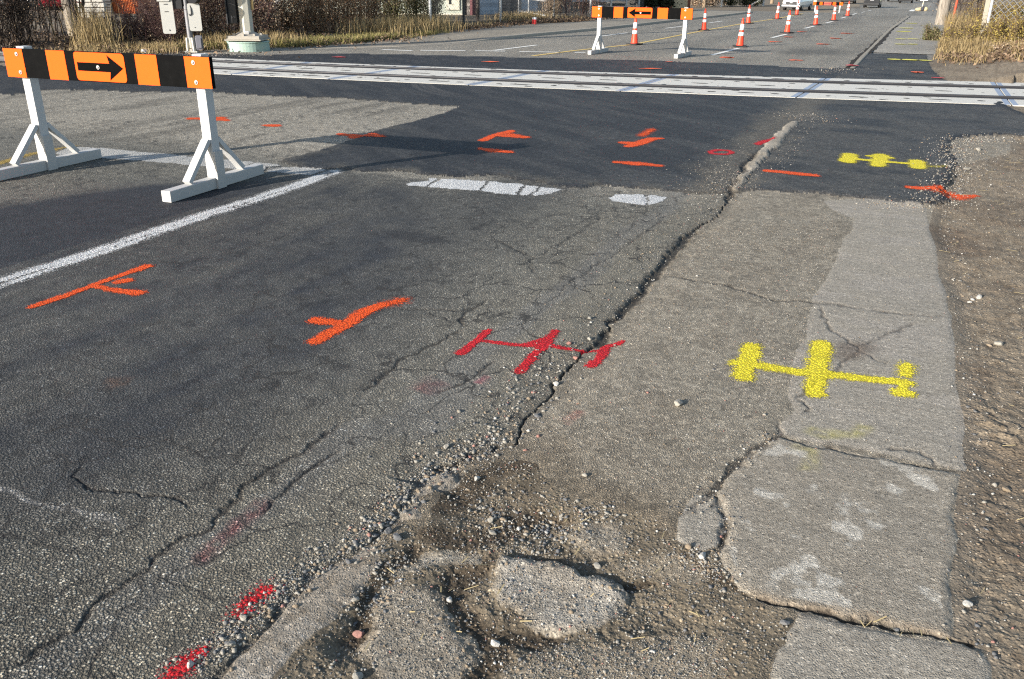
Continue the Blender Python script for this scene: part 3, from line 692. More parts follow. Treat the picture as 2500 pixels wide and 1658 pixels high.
strip('kerb_gap_road_side', np.linspace(19.4, 30, 60), lambda y: fi(K4L)(y)-0.02-0.04*max(0, 1-abs(y-21)/5)+wig(y, 1), lambda y: fi(K4L)(y)+0.05+wig(y, 2)*0.5, lambda y: 0.008, 'soil', alb(46, 41, 36), 0.3, 3)
strip('kerb_gap_walk_side', np.linspace(23.8, 40, 80), lambda y: fi(K4R)(y)-0.02+wig(y, 3)*0.4, lambda y: fi(K4R)(y)+0.03+0.07*max(0, 1-abs(y-29)/7)+wig(y, 4), lambda y: 0.036, 'soil', alb(44, 39, 34), 0.3, 3)
strip('sidewalk_beyond_crossing', np.linspace(24.3, 51.8, 110), lambda y: fi(K4R)(y)+0.035+0.03*math.sin(y*2.3), lambda y: fi(DA)(y)+0.1, lambda y: 0.012+0.018*min(1, (y-24.3)/1.5), 'path', alb(146, 140, 129), 0.35)

def height(x, y):
    """relief at a place, read from the grid"""
    r = math.hypot(x, y); a = math.atan2(y, x)
    while a < TH[0]: a += 2*math.pi
    while a >= TH[0]+2*math.pi: a -= 2*math.pi
    i = int(np.clip(np.searchsorted(RS, r)-1, 0, NR-2)); j = int(np.clip(np.searchsorted(TH, a)-1, 0, NTH-2))
    fr = (r-RS[i])/(RS[i+1]-RS[i]); fa = (a-TH[j])/(TH[j+1]-TH[j])
    h = H.reshape(NR, NTH)
    return float((h[i, j]*(1-fr)+h[i+1, j]*fr)*(1-fa)+(h[i, j+1]*(1-fr)+h[i+1, j+1]*fr)*fa)
#==PART3==
# ------------------------------------------------------------------ paint on the ground
PAINT = {}
def paint_col(name, c, **k):
    if name not in PAINT: PAINT[name] = paint_mat('paint_'+name, c, **k)
    return PAINT[name]
paint_col('orange', (1.0, 0.13, 0.02), c2=(0.97, 0.1, 0.015), solid=1.5)
paint_col('red', (0.72, 0.025, 0.03), c2=(0.62, 0.02, 0.03), solid=1.2)
paint_col('yellow', (1.0, 0.84, 0.05), c2=(0.95, 0.78, 0.04), solid=1.4)
paint_col('white', (0.82, 0.81, 0.78), c2=(0.7, 0.69, 0.66), solid=1.6, chips=80)
paint_col('old_white', (0.62, 0.6, 0.55), c2=(0.5, 0.48, 0.44), solid=1.2, chips=80)
paint_col('traffic_yellow', (0.62, 0.42, 0.1), solid=0.8)
def lay(name, mat, cover, label, cat='paint mark', dz=0.0025, group=None):
    """cut the painted patch out of the ground relief and lay it a hair above"""
    keep = cover[q].max(1) > 0.03
    o = cut(q[keep], name, mat, {'cover': ('FLOAT', cover)}, dz)
    return tag(o, label, cat, group)
def stroke_cover(strokes, soft=0.5):
    """strokes: (points, half-width or list of half-widths, strength)"""
    C = np.zeros(N)
    for pts, wd, stg in strokes:
        wm = max(wd) if hasattr(wd, '__len__') else wd
        d, t = pdist(XF*0.5+X*0.5, YF*0.5+Y*0.5, pts, wm*3+0.02)
        w_ = np.interp(t, np.linspace(0, 1, len(wd)), wd) if hasattr(wd, '__len__') else wd
        px = RAD*RAD/1.63/860*0.45
        core = ss(w_*(1+soft)+px, np.maximum(w_*(1-soft)-px*0.4, 0), d)
        halo = 0.36*ss(w_*2.7, w_*0.8, d)*(d < wm*2.75)
        C = np.maximum(C, np.where(d < wm*3+0.0199, np.maximum(core, halo), 0)*stg)
    return C
def spray(colour, label, strokes, name='spray_paint_mark', group='spray paint utility marks', soft=0.75):
    kw = {'orange': 0.68, 'red': 0.5, 'yellow': 0.86}[colour]
    strokes = [(p, [a*kw for a in w_] if hasattr(w_, '__len__') else w_*kw, s_) for p, w_, s_ in strokes]
    return lay(name, PAINT[colour], stroke_cover(strokes, soft), label, 'paint mark', group=group)

spray('orange', 'long orange sprayed T shaped mark with a dot beside it on the dark left lane', [
    (ZN1((215, 975), (420, 905), (620, 830), (800, 765), (1000, 697)), [0.022, 0.026, 0.02, 0.022, 0.03], 1), (ZN1((640, 835), (800, 865), (940, 880)), [0.02, 0.024, 0.036], 1), (ZN1((810, 803), (870, 793)), 0.03, 0.95)])
spray('orange', 'bold orange sprayed Y shaped mark in the middle of the near road', [
    (ZF((768, 832), (840, 795), (890, 762), (928, 747)), [0.033, 0.033, 0.036, 0.033], 1.05), (ZF((772, 783), (812, 787), (845, 792)), [0.036, 0.03, 0.02], 1.0), (ZF((940, 745), (985, 735)), 0.05, 0.3)])
spray('orange', 'thin orange sprayed fork mark on the new black asphalt', [
    (ZB((1095, 378), (1220, 325), (1370, 287)), [0.035, 0.03, 0.04], 1), (ZB((1250, 328), (1380, 338), (1500, 345)), 0.05, 0.85), (ZB((1350, 318), (1430, 330)), 0.06, 0.5)])
spray('orange', 'faint reddish orange dash just below the orange fork mark on black asphalt', [(ZB((1075, 457), (1200, 475), (1360, 488)), [0.02, 0.07, 0.03], 0.75)])
spray('orange', 'orange arrow like smear on black asphalt, upper of two left of the red ring', [(ZC((190, 248), (250, 232), (310, 208), (360, 206)), [0.04, 0.06, 0.06, 0.03], 0.95), (ZC((157, 228), (215, 232)), 0.04, 0.95), (ZC((260, 190), (320, 155)), 0.05, 0.3)])
spray('orange', 'orange tapered dash on black asphalt above the round white patch of paint', [(ZC((112, 337), (220, 345), (365, 356)), [0.02, 0.07, 0.022], 0.95)])
spray('orange', 'orange dash on black asphalt just right of the pale broken kerb', [(ZC((950, 385), (1080, 398), (1215, 412)), [0.035, 0.045, 0.03], 0.95)])
spray('orange', 'wide orange sprayed patch half on black asphalt and half on bare dirt', [(Z6((1240, 1030), (1500, 1050), (1700, 1095), (1900, 1090)), [0.02, 0.085, 0.11, 0.02], 0.92)])
spray('orange', 'orange double dash where the pale old road meets the black asphalt', [(ZA((1965, 68), (2060, 75), (2200, 83)), [0.03, 0.05, 0.03], 0.95), (ZA((2040, 85), (2150, 72)), 0.05, 0.8)])
spray('orange', 'small round orange spot on the pale old road behind the near barricade', [(ZA((1550, 15), (1590, 16)), 0.055, 0.95)])
spray('orange', 'orange splash half hidden behind the right post of the near barricade', [(Z1((1455, 908), (1600, 912), (1735, 920)), [0.03, 0.05, 0.03], 0.9), (Z1((1610, 920), (1680, 905)), 0.07, 0.8)])
spray('red', 'large red sprayed double cross mark over the gravelly kerb crack', [
    (ZN2((900, 1285), (1000, 1215), (1040, 1175), (1085, 1140)), [0.034, 0.03, 0.026, 0.026], 1), (ZN2((1055, 1205), (1220, 1228), (1350, 1238), (1480, 1232)), [0.018, 0.02, 0.026, 0.03], 0.95),
    (ZN2((1480, 1232), (1600, 1245), (1720, 1262), (1850, 1262)), [0.03, 0.02, 0.014, 0.018], 0.8), (ZN2((1300, 1405), (1390, 1310), (1470, 1230), (1545, 1145)), [0.036, 0.026, 0.04, 0.026], 0.9),
    (ZN2((1350, 1235), (1430, 1212), (1490, 1190)), 0.026, 0.9), (ZN2((1785, 1362), (1850, 1310), (1900, 1235), (2000, 1207)), [0.034, 0.03, 0.028, 0.022], 1)])
th_ = np.linspace(0, 2*math.pi, 15)
spray('red', 'flat red sprayed ring on black asphalt beside the pale broken kerb', [(ZC(*[(697+60*math.cos(a), 281+12*math.sin(a)) for a in th_]), 0.025, 0.75)])
spray('red', 'red smudge against the left side of the pale broken kerb', [(ZC((900, 236), (930, 222), (985, 208)), [0.05, 0.06, 0.03], 0.62)])
spray('red', 'dull red smear in the stony gap at the very bottom of the road edge', [(ZL1((990, 1575), (1080, 1480), (1140, 1430), (1190, 1405)), [0.05, 0.055, 0.045, 0.03], 0.36)])
spray('red', 'faint red smear beside the near kerb, uphill of the brighter one', [(ZL1((1400, 1180), (1470, 1100), (1560, 1050)), 0.05, 0.32)])
spray('yellow', 'large yellow sprayed H shaped mark across the walkway slabs', [
    (ZN3((520, 965), (490, 1060), (455, 1170)), [0.03, 0.03, 0.034], 1.0), (ZN3((400, 1078), (520, 1084)), 0.022, 1), (ZN3((990, 950), (962, 1120), (940, 1285)), [0.034, 0.032, 0.028], 1.05),
    (ZN3((520, 1085), (680, 1115), (830, 1138)), [0.03, 0.03, 0.026], 0.8), (ZN3((830, 1138), (960, 1150), (1100, 1162), (1350, 1190), (1560, 1215)), [0.026, 0.032, 0.026, 0.024, 0.026], 1.05),
    (ZN3((1570, 1095), (1555, 1160)), 0.03, 0.5), (ZN3((1545, 1210), (1538, 1250)), 0.02, 0.7), (ZN3((1510, 1278), (1570, 1285)), 0.026, 1)])
spray('yellow', 'yellow sprayed line with blobs and an arrow head on the dark walkway patch', [
    (Z6((690, 712), (665, 780)), 0.05, 0.9), (Z6((620, 765), (720, 745)), 0.03, 0.8), (Z6((700, 757), (950, 772), (1200, 795), (1350, 806)), 0.014, 0.85), (Z6((985, 715), (975, 770), (955, 815)), 0.05, 0.9),
    (Z6((872, 727), (975, 716), (1090, 746)), [0.012, 0.025, 0.012], 0.75), (Z6((1335, 775), (1345, 838)), 0.05, 0.85), (Z6((1380, 815), (1540, 830)), 0.05, 0.2)])
# worn white lines
def seg_cover(poly, soft=0.03, wear=0.5, seed=400, f=9):
    px = RAD*RAD/1.63/860*0.4
    s_ = sdf(XF, YF, poly, 0.5)
    return (s_ < 0.49)*ss(soft*0.5+px, -soft*0.5-px*0.3, s_)*np.clip(1.15-wear*ss(0.4, 0.75, fbm(X*f, Y*f, 4, seed)), 0, 1.1)
LA, LB = G(0, 690), G(814, 421)
dirL = np.array(LB)-np.array(LA); dirL /= np.hypot(*dirL); P0 = np.array(LA)-dirL*3
lanel = [tuple(P0), LA, *ZA((600, 730), (1000, 595), (1500, 435), (1700, 370)), LB]
cov = stroke_cover([(lanel, 0.043, 1.1)], 0.15); dmid, tm_ = pdist(XF, YF, [(x+0.012, y) for x, y in lanel], 0.2)
cov *= np.clip(1.05-0.6*ss(0.4, 0.7, fbm(X*14, Y*8, 4, 411)), 0, 1)*(1-0.8*(1-ss(0.006, 0.02, np.abs(dmid-0.004+0.02*(fbm(X*0+Y*3, Y*2, 3, 415)-0.5)))))
lay('lane_line', PAINT['white'], cov, 'long cracked white lane line running from the left edge to the stop line', 'road marking')
cov = seg_cover(ZA((330, 178), (420, 145), (560, 148), (800, 172), (1000, 187), (1280, 212), (1440, 228), (1600, 245), (1620, 262), (1500, 283), (1200, 250), (900, 225), (600, 203), (390, 188)), 0.03, 0.35, 420)
for a, b in (((500, 190), (560, 150)), ((690, 205), (800, 172)), ((800, 212), (900, 182)), ((990, 232), (1090, 198)), ((1380, 268), (1470, 230))):
    cov *= 1-0.7*(1-ss(0.012, 0.045, pdist(X, Y, ZA(a, b), 0.2)[0]))
lay('stop_line', PAINT['old_white'], cov*0.95, 'old white stop line in panels behind the feet of the near barricade', 'road marking')
cov = seg_cover(ZA((1560, 262), (1730, 262), (1870, 275), (1925, 292), (1880, 305), (1700, 297), (1540, 282)), 0.03, 0.9, 425, 14)
lay('stop_line', PAINT['old_white'], cov*0.85, 'flaking end of the old stop line where the lane line meets it', 'road marking')
cov = seg_cover(ZB((375, 795), (570, 735), (700, 740), (1100, 765), (1500, 800), (1640, 820), (1850, 842), (1750, 880), (1600, 893), (1300, 880), (1080, 848), (800, 828), (570, 808)), 0.02, 0.5, 430, 12)
for a, b in (((560, 808), (680, 738)), ((1075, 848), (1150, 768)), ((1430, 880), (1500, 800)), ((1560, 890), (1650, 820))):
    cov *= 1-0.95*(1-ss(0.008, 0.04, pdist(XF, YF, ZB(a, b), 0.2)[0]))
cov *= 1-ss(0.1, 0.05, pdist(X, Y, ZB((440, 758), (520, 748)), 0.3)[0]); cov *= 1-0.8*ss(-2.95, -2.6, X)*ss(0.3, 0.6, fbm(X*8, Y*8, 3, 433))
lay('stop_line', PAINT['white'], cov, 'bright white cracked stop line bar along the edge of the new asphalt', 'road marking')
cov = seg_cover(ZC((90, 530), (130, 512), (230, 510), (330, 516), (385, 522), (350, 550), (290, 565), (200, 555), (120, 545)), 0.02, 0.2, 440)
cov *= 1-0.9*(1-ss(0.008, 0.035, pdist(XF, YF, ZC((290, 510), (297, 540), (290, 566)), 0.2)[0]))
lay('stop_line', PAINT['white'], cov, 'rounded patch of white paint at the kerb end of the stop line', 'road marking')
cov = stroke_cover([(ZA((-200, 290), (0, 232), (140, 190), (300, 158), (420, 140)), 0.05, 0.42)], 0.3)
lay('centre_line', PAINT['traffic_yellow'], cov, 'faded yellow centre line under the left foot of the near barricade', 'road marking')
# paint far off, laid as thin flat shapes
flat_white = simple('road_paint_white', (0.72, 0.7, 0.64), 0.8, 0.15, 6); flat_yellow = simple('road_paint_yellow', (0.62, 0.44, 0.14), 0.8, 0.2, 6)
flat_orange = simple('spray_orange', (0.85, 0.13, 0.04), 0.8, 0.25, 20); flat_red = simple('spray_red', (0.5, 0.06, 0.06), 0.8, 0.25, 20); flat_lime = simple('spray_yellow', (0.72, 0.66, 0.1), 0.8, 0.2, 20)
def flat(name, pts, hw, mat, label, cat='road marking', group=None, z=0.0, jag=0.0):
    """thin painted ribbon along a line on the flat far road"""
    P = []
    for (a, b) in zip(pts, pts[1:]):
        n = max(2, int(math.hypot(b[0]-a[0], b[1]-a[1])/0.5)); P += [(a[0]+(b[0]-a[0])*k/n, a[1]+(b[1]-a[1])*k/n) for k in range(n)]
    P.append(pts[-1]); P = np.array(P); d = np.gradient(P, axis=0); d /= np.hypot(d[:, 0], d[:, 1])[:, None]+1e-9; nn = np.c_[-d[:, 1], d[:, 0]]
    w_ = np.interp(np.linspace(0, 1, len(P)), np.linspace(0, 1, len(hw)), hw) if hasattr(hw, '__len__') else np.full(len(P), hw)
    w_ = w_*(1+jag*np.array([random.uniform(-1, 1) for _ in P]))
    V = [(x, y, z+float(hfar(y))+0.006) for x, y in np.r_[P+nn*w_[:, None], P-nn*w_[:, None]]]; n = len(P)
    return tag(np_mesh(name, V, [(k, k+1, n+k+1, n+k) for k in range(n-1)], mat), label, cat, group)
YEL = ZF((1300, 137), (1402, 124), (1545, 109), (1717, 75), (1825, 56), (1896, 46), (1943, 36.5))
flat('centre_line', YEL+[(-6.9, 53)], 0.06, flat_yellow, 'long yellow centre line beyond the crossing under the far row of cones')
gd = 'white dashes left of the yellow centre line'
for (a, b), lb in zip((((1560, 302), (1795, 272)), ((2110, 235), (2250, 218))), ('white lane dash seen through the legs of the far striped barricade', 'white lane dash right of the far striped barricade post')):
    flat('lane_dash', Z3(a, b), 0.055, flat_white, lb, group=gd)
flat('lane_dash', Z4((620, 266), (775, 245)), 0.055, flat_white, 'white lane dash right of the second cone on the yellow line', group=gd)
flat('lane_dash', Z4((975, 215), (1095, 207)), 0.055, flat_white, 'white lane dash behind the third cone on the yellow line', group=gd)
flat('edge_line', Z3((700, 417), (1050, 373)), 0.06, flat_white, 'slanted white line joining the short white stop dashes beyond the crossing')
for (a, b), lb in zip((((90, 417), (460, 421)), ((540, 421), (790, 424)), ((905, 428), (1245, 433)), ((1360, 434), (1450, 434))), (
        'leftmost full white stop dash beyond the crossing', 'faint white stop dash at the foot of the slanted white line', 'white stop dash midway between slanted line and far barricade', 'short white stop dash touching the left foot of the far barricade')):
    flat('stop_dash', Z3(a, b), 0.08, flat_white, lb, group='white stop dashes beyond the crossing')
flat('stop_dash', Z2((1800, 411), (2050, 420)), 0.08, flat_white, 'faded white stop dash nearest the grass beyond the crossing', group='white stop dashes beyond the crossing')
gd = 'white dashes along the right row of cones'
for (a, b), lb in zip((((650, 640), (965, 558)), ((1345, 438), (1515, 396)), ((1725, 330), (1840, 302)), ((1968, 268), (2050, 248)), ((2143, 213), (2205, 196)), ((2280, 170), (2325, 157))),
        ('nearest white dash in front of the first cone of the right row', 'white dash in front of the second cone of the right row', 'white dash in front of the third cone of the right row', 'white dash in front of the fourth cone of the right row', 'white dash in front of the cone by the distant barricade', 'first white dash beyond the last cone of the right row')):
    flat('lane_dash', Z4(a, b), 0.06, flat_white, lb, group=gd)
for (a, b), lb in zip((((490, 145), (530, 136)), ((565, 127), (600, 119))), ('second white dash beyond the last cone', 'white dash just left of the dark car ahead')):
    flat('lane_dash', Z5(a, b), 0.06, flat_white, lb, group=gd)
flat('stop_dash', Z5((1060, 130), (1090, 112)), 0.25, flat_white, 'short thick white dash beside the sandbagged sign')
flat('stop_dash', Z5((700, 92), (1120, 98)), 0.2, flat_white, 'white bar across the road behind the dark car ahead')
go = 'far orange spray marks'
for c, wz, hw, lb in (((840, 668), 70, 0.16, 'orange spray mark in front of the nearest cone, near the black band'), ((1630, 697), 75, 0.16, 'wide orange spray dash before the dark road stain'), ((1380, 486), 40, 0.2, 'orange spray fleck left of the second lane dash'), ((1545, 430), 28, 0.2, 'orange spray fleck right of the second cone dash'),
        ((1950, 512), 32, 0.24, 'orange spray fleck above the dark road stain'), ((2085, 446), 36, 0.22, 'orange spray fleck left of the far kerb'), ((1705, 368), 24, 0.2, 'faint orange spray fleck behind the second cone of the right row'), ((2212, 388), 22, 0.22, 'orange spray fleck nearest the far kerb')):
    flat('spray_paint_mark', Z4((c[0]-wz, c[1]+2), (c[0]-wz*0.2, c[1]-3), (c[0]+wz*0.3, c[1]+1), (c[0]+wz, c[1]+1)), [hw*0.3, hw, hw*0.8, hw*0.2], flat_orange, lb, 'paint mark', go, 0.0, 0.4)
for a, b, hw, m_, z_, lb in (((590, 517), (740, 518), 0.1, flat_orange, 0.018, 'orange spray dash on the far black band, left one'), ((1890, 574), (2080, 575), 0.08, flat_orange, 0.018, 'orange spray dash on the far black band, nearest the crossing'), ((2110, 517), (2172, 519), 0.06, flat_orange, 0.018, 'tiny orange dash on the far black band under the barricade foot')):
    flat('spray_paint_mark', Z3(a, ((a[0]+b[0])/2, (a[1]+b[1])/2), b), [hw*0.2, hw, hw*0.2], m_, lb, 'paint mark', go, z_, 0.3)
flat('spray_paint_mark', Z2((1385, 479), (1440, 478), (1500, 481)), [0.03, 0.1, 0.03], flat_red, 'thin red dash on the far black band before the left end of the crossing', 'paint mark', go, 0.018, 0.3)
flat('spray_paint_mark', Z5((1080, 848), (1130, 846), (1190, 852)), [0.05, 0.13, 0.05], flat_orange, 'orange spray blot on the dark walkway beyond the rails', 'paint mark', go, 0.018, 0.3)
flat('spray_paint_mark', Z5((1290, 908), (1380, 912), (1440, 918)), [0.04, 0.1, 0.04], flat_red, 'red spray dash at the corner where dark walkway, dirt and rails meet', 'paint mark', go, 0.018, 0.3)
flat('spray_paint_mark', Z5((345, 785), (375, 775), (405, 785)), [0.08, 0.12, 0.08], flat_red, 'red paint on the near end of the far kerb', 'paint mark', go, 0.04, 0.3)
gl = 'yellow spray lines on the walkway beyond the rails'
def dumbbell(pts, hw, blobs, lb, z):
    r_ = flat('spray_paint_mark', pts, hw, flat_lime, lb, 'paint mark', gl, z)
    bm = bmesh.new(); bm.from_mesh(r_.data)
    for (bx, by), br in blobs:
        vs = [bm.verts.new((bx+br*1.4*math.cos(a)*random.uniform(.8, 1.1), by+br*math.sin(a)*random.uniform(.8, 1.1), z+0.008)) for a in np.linspace(0, 2*math.pi, 13)[:-1]]; bm.faces.new(vs)
    bm.to_mesh(r_.data); bm.free()
p_ = Z5((875, 698), (1045, 703), (1215, 709)); dumbbell(p_, 0.03, [(p_[0], 0.13), (p_[1], 0.15), (p_[2], 0.12)], 'yellow line with three blobs on the dark walkway beyond the rails', 0.018)
p_ = Z5((935, 527), (1078, 527)); dumbbell(p_, 0.03, [(p_[0], 0.11), (p_[1], 0.11)], 'nearest yellow dumbbell line on the grey walkway beyond the rails', 0.034)
p_ = Z5((940, 465), (1080, 465)); dumbbell(p_, 0.035, [(p_[0], 0.13), (p_[1], 0.13)], 'second yellow dumbbell line on the grey walkway beyond the rails', 0.034)
p_ = Z5((980, 377), (1000, 377)); dumbbell(p_, 0.1, [(p_[0], 0.2)], 'third yellow spot on the grey walkway beyond the rails', 0.034)
p_ = Z5((1003, 337), (1018, 337)); dumbbell(p_, 0.1, [(p_[0], 0.2)], 'fourth yellow spot on the grey walkway beyond the rails', 0.034)
p_ = Z5((1065, 280), (1080, 280)); dumbbell(p_, 0.1, [(p_[0], 0.2)], 'farthest yellow spot on the grey walkway beyond the rails', 0.034)
#==PART4==
# ------------------------------------------------------------------ railway crossing
con_panel = simple('crossing_concrete', (0.54, 0.515, 0.455), 0.85, 0.1, 5, dirt=(0.3, 0.26, 0.2), dirt_amt=0.25, bump=0.3, bscale=120)
steel_edge = simple('panel_edge_steel', (0.31, 0.35, 0.42), 0.55, 0.15, 7, metal=0.3)
rail_steel = simple('rail_steel', (0.05, 0.048, 0.05), 0.55, 0.3, 3, metal=0.3)
rubber = simple('black_rubber', (0.025, 0.025, 0.027), 0.85, 0.3, 12)
soot = simple('lifting_hole', (0.03, 0.028, 0.025), 0.9)
XROOT = empty('railway_crossing', (-5, 15, 0), 0, 'pale concrete railway crossing with two sunken rails across the road', 'railway crossing')
off = Vector((5, -15, 0))
jn_near = [G(x, y)[0] for x, y in ((563, 184.5), (811, 194), (1148, 209), (1515, 224.5), (1943, 241), (2470, 259))]
jn_far = [G(x, y)[0] for x, y in ((767, 152), (1028, 162), (1329, 175), (1648, 183.5), (2018, 192.5), (2429, 203))]
for arr in (jn_near, jn_far):
    s_ = (arr[-1]-arr[0])/5
    arr[:0] = [arr[0]-2*s_, arr[0]-s_]; arr += [arr[-1]+s_, arr[-1]+2*s_, arr[-1]+3*s_]
GAP = 0.09
def yat(row, x):
    n, r2, r1, f = (np.polyval(c_, x) for c_ in (LNEAR, LR2, LR1, LFAR))
    return {'n0': n, 'n1': r2-GAP, 'g0': r2+GAP, 'g1': r1-GAP, 'f0': r1+GAP, 'f1': f}[row]
def xat(i, fr): return jn_near[i]+(jn_far[i]-jn_near[i])*fr
rp = random.Random(5)
for i in range(len(jn_near)-1):
    for lo, hi, fa, fb in (('n0', 'n1', 0, 0.27), ('g0', 'g1', 0.3, 0.72), ('f0', 'f1', 0.75, 1)):
        m = MB(); nx = 8; zt = 0.016+rp.uniform(-0.002, 0.002); e = 0.012
        xs0 = [xat(i, fa)+e, xat(i, fb)+e]; xs1 = [xat(i+1, fa)-e, xat(i+1, fb)-e]
        st_w = 0.075
        def pt(u, v):
            xa = xs0[0]+(xs0[1]-xs0[0])*v; xb = xs1[0]+(xs1[1]-xs1[0])*v; x = xa+(xb-xa)*u
            return x+off.x, yat(lo, x)+(yat(hi, x)-yat(lo, x))*v+off.y
        ln = abs(xs1[0]-xs0[0]); us = [0, st_w/ln]+[st_w/ln+(1-2*st_w/ln)*k/6 for k in range(1, 6)]+[1-st_w/ln, 1]
        top = [[m.bm.verts.new((*pt(u, v), zt)) for u in us] for v in (0, 1)]; bot = [[m.bm.verts.new((*pt(u, v), -0.1)) for u in us] for v in (0, 1)]
        for k in range(len(us)-1):
            f = m.bm.faces.new((top[0][k], top[0][k+1], top[1][k+1], top[1][k])); f.material_index = 1 if k in (0, len(us)-2) else 0
            m.bm.faces.new((bot[0][k], bot[0][k+1], top[0][k+1], top[0][k])); m.bm.faces.new((top[1][k], top[1][k+1], bot[1][k+1], bot[1][k]))
        for k in (0, len(us)-1): m.bm.faces.new((top[0][k], top[1][k], bot[1][k], bot[0][k]) if k == 0 else (top[1][k], top[0][k], bot[0][k], bot[1][k]))
        vmid = [0.5] if lo != 'g0' else [0.18, 0.82]
        holes = [(0.14, v_, 0.035, 0.03) for v_ in vmid]+[(0.5, v_, 0.035, 0.03) for v_ in vmid]+[(0.86, v_, 0.035, 0.03) for v_ in vmid]+[(0.3, 0.5, 0.12, 0.028), (0.7, 0.5, 0.12, 0.028), (0.4, 0.15, 0.045, 0.02), (0.62, 0.87, 0.045, 0.02)]
        for u, v, a_, b_ in holes:
            x, y = pt(u+rp.uniform(-.02, .02), v+rp.uniform(-.04, .04)); a_ *= rp.uniform(1.0, 1.9); b_ *= 1.7
            vs = [m.bm.verts.new((x+a_*math.cos(t)*rp.uniform(.85, 1.1), y+b_*math.sin(t)*rp.uniform(.8, 1.15)+0.06*a_*math.cos(t), zt+0.002)) for t in np.linspace(0, 2*math.pi, 11)[:-1]]
            f = m.bm.faces.new(vs); f.material_index = 2
        for _ in range(14):
            x, y = pt(rp.uniform(.05, .95), rp.uniform(.05, .95)); a_ = rp.uniform(.006, .02)
            vs = [m.bm.verts.new((x+a_*1.5*math.cos(t), y+a_*math.sin(t), zt+0.002)) for t in np.linspace(0, 2*math.pi, 7)[:-1]]; f = m.bm.faces.new(vs); f.material_index = 2
        m.build('concrete_panel', [con_panel, steel_edge, soot], XROOT)
for cf in (LR1, LR2):
    xs = np.linspace(-34, 11, 60); pr = [(-0.036, -0.06), (-0.036, 0.04), (-0.028, 0.05), (0.028, 0.05), (0.036, 0.04), (0.036, -0.06)]
    V = []; 
    for x in xs:
        y = np.polyval(cf, x); V += [(x+off.x, y+o_+off.y, z_) for o_, z_ in pr]
    n = len(pr); F = [(i*n+k, (i+1)*n+k, (i+1)*n+k+1, i*n+k+1) for i in range(len(xs)-1) for k in range(n-1)]
    np_mesh('rail', V, F, rail_steel, XROOT)
    V = []; pr = [(-GAP-0.03, 0.0192), (-0.037, 0.034), (0.037, 0.034), (GAP+0.03, 0.0192)]
    xs2 = np.linspace(jn_near[0], jn_near[-1], 40)
    for x in xs2:
        y = np.polyval(cf, x); V += [(x+off.x, y+o_+off.y, z_) for o_, z_ in pr]
    np_mesh('flangeway_filler', V, [(i*4+k, (i+1)*4+k, (i+1)*4+k+1, i*4+k+1) for i in range(39) for k in (0, 2)], rubber, XROOT)

# ------------------------------------------------------------------ barricades
wood_white = simple('white_painted_wood', (0.5, 0.5, 0.49), 0.6, 0.06, 9, dirt=(0.3, 0.27, 0.23), dirt_amt=0.12, bump=0.25, bscale=40)
wood_worn = simple('worn_white_wood', (0.45, 0.44, 0.42), 0.65, 0.1, 12, dirt=(0.24, 0.21, 0.18), dirt_amt=0.22, bump=0.3, bscale=40)
sheet_orange = simple('orange_reflective_sheeting', (1.0, 0.1, 0.003), 0.6, 0.06, 12, spec=0.12, dirt=(0.6, 0.11, 0.01), dirt_amt=0.05)
sheet_black = simple('black_board_paint', (0.004, 0.004, 0.004), 0.8, 0.5, 14, dirt=(0.02, 0.02, 0.02), dirt_amt=0.1, spec=0.05)
arrow_black = simple('arrow_black', (0.003, 0.003, 0.003), 0.8, 0.3, spec=0.04); arrow_red = simple('arrow_dark_red', (0.25, 0.01, 0.012), 0.5, 0.2); sheet_red = simple('red_sheeting', (0.8, 0.07, 0.03), 0.45, 0.1)
bolt_mat = simple('galvanised_bolt', (0.6, 0.6, 0.62), 0.3, 0.15, 30, metal=0.9)
def rrect(x0, x1, y0, y1, r, n=5):
    P = []
    for cx, cy, a0 in ((x1-r, y1-r, 0), (x0+r, y1-r, 90), (x0+r, y0+r, 180), (x1-r, y0+r, 270)):
        P += [(cx+r*math.cos(R(a0+90*k/n)), cy+r*math.sin(R(a0+90*k/n))) for k in range(n+1)]
    return P
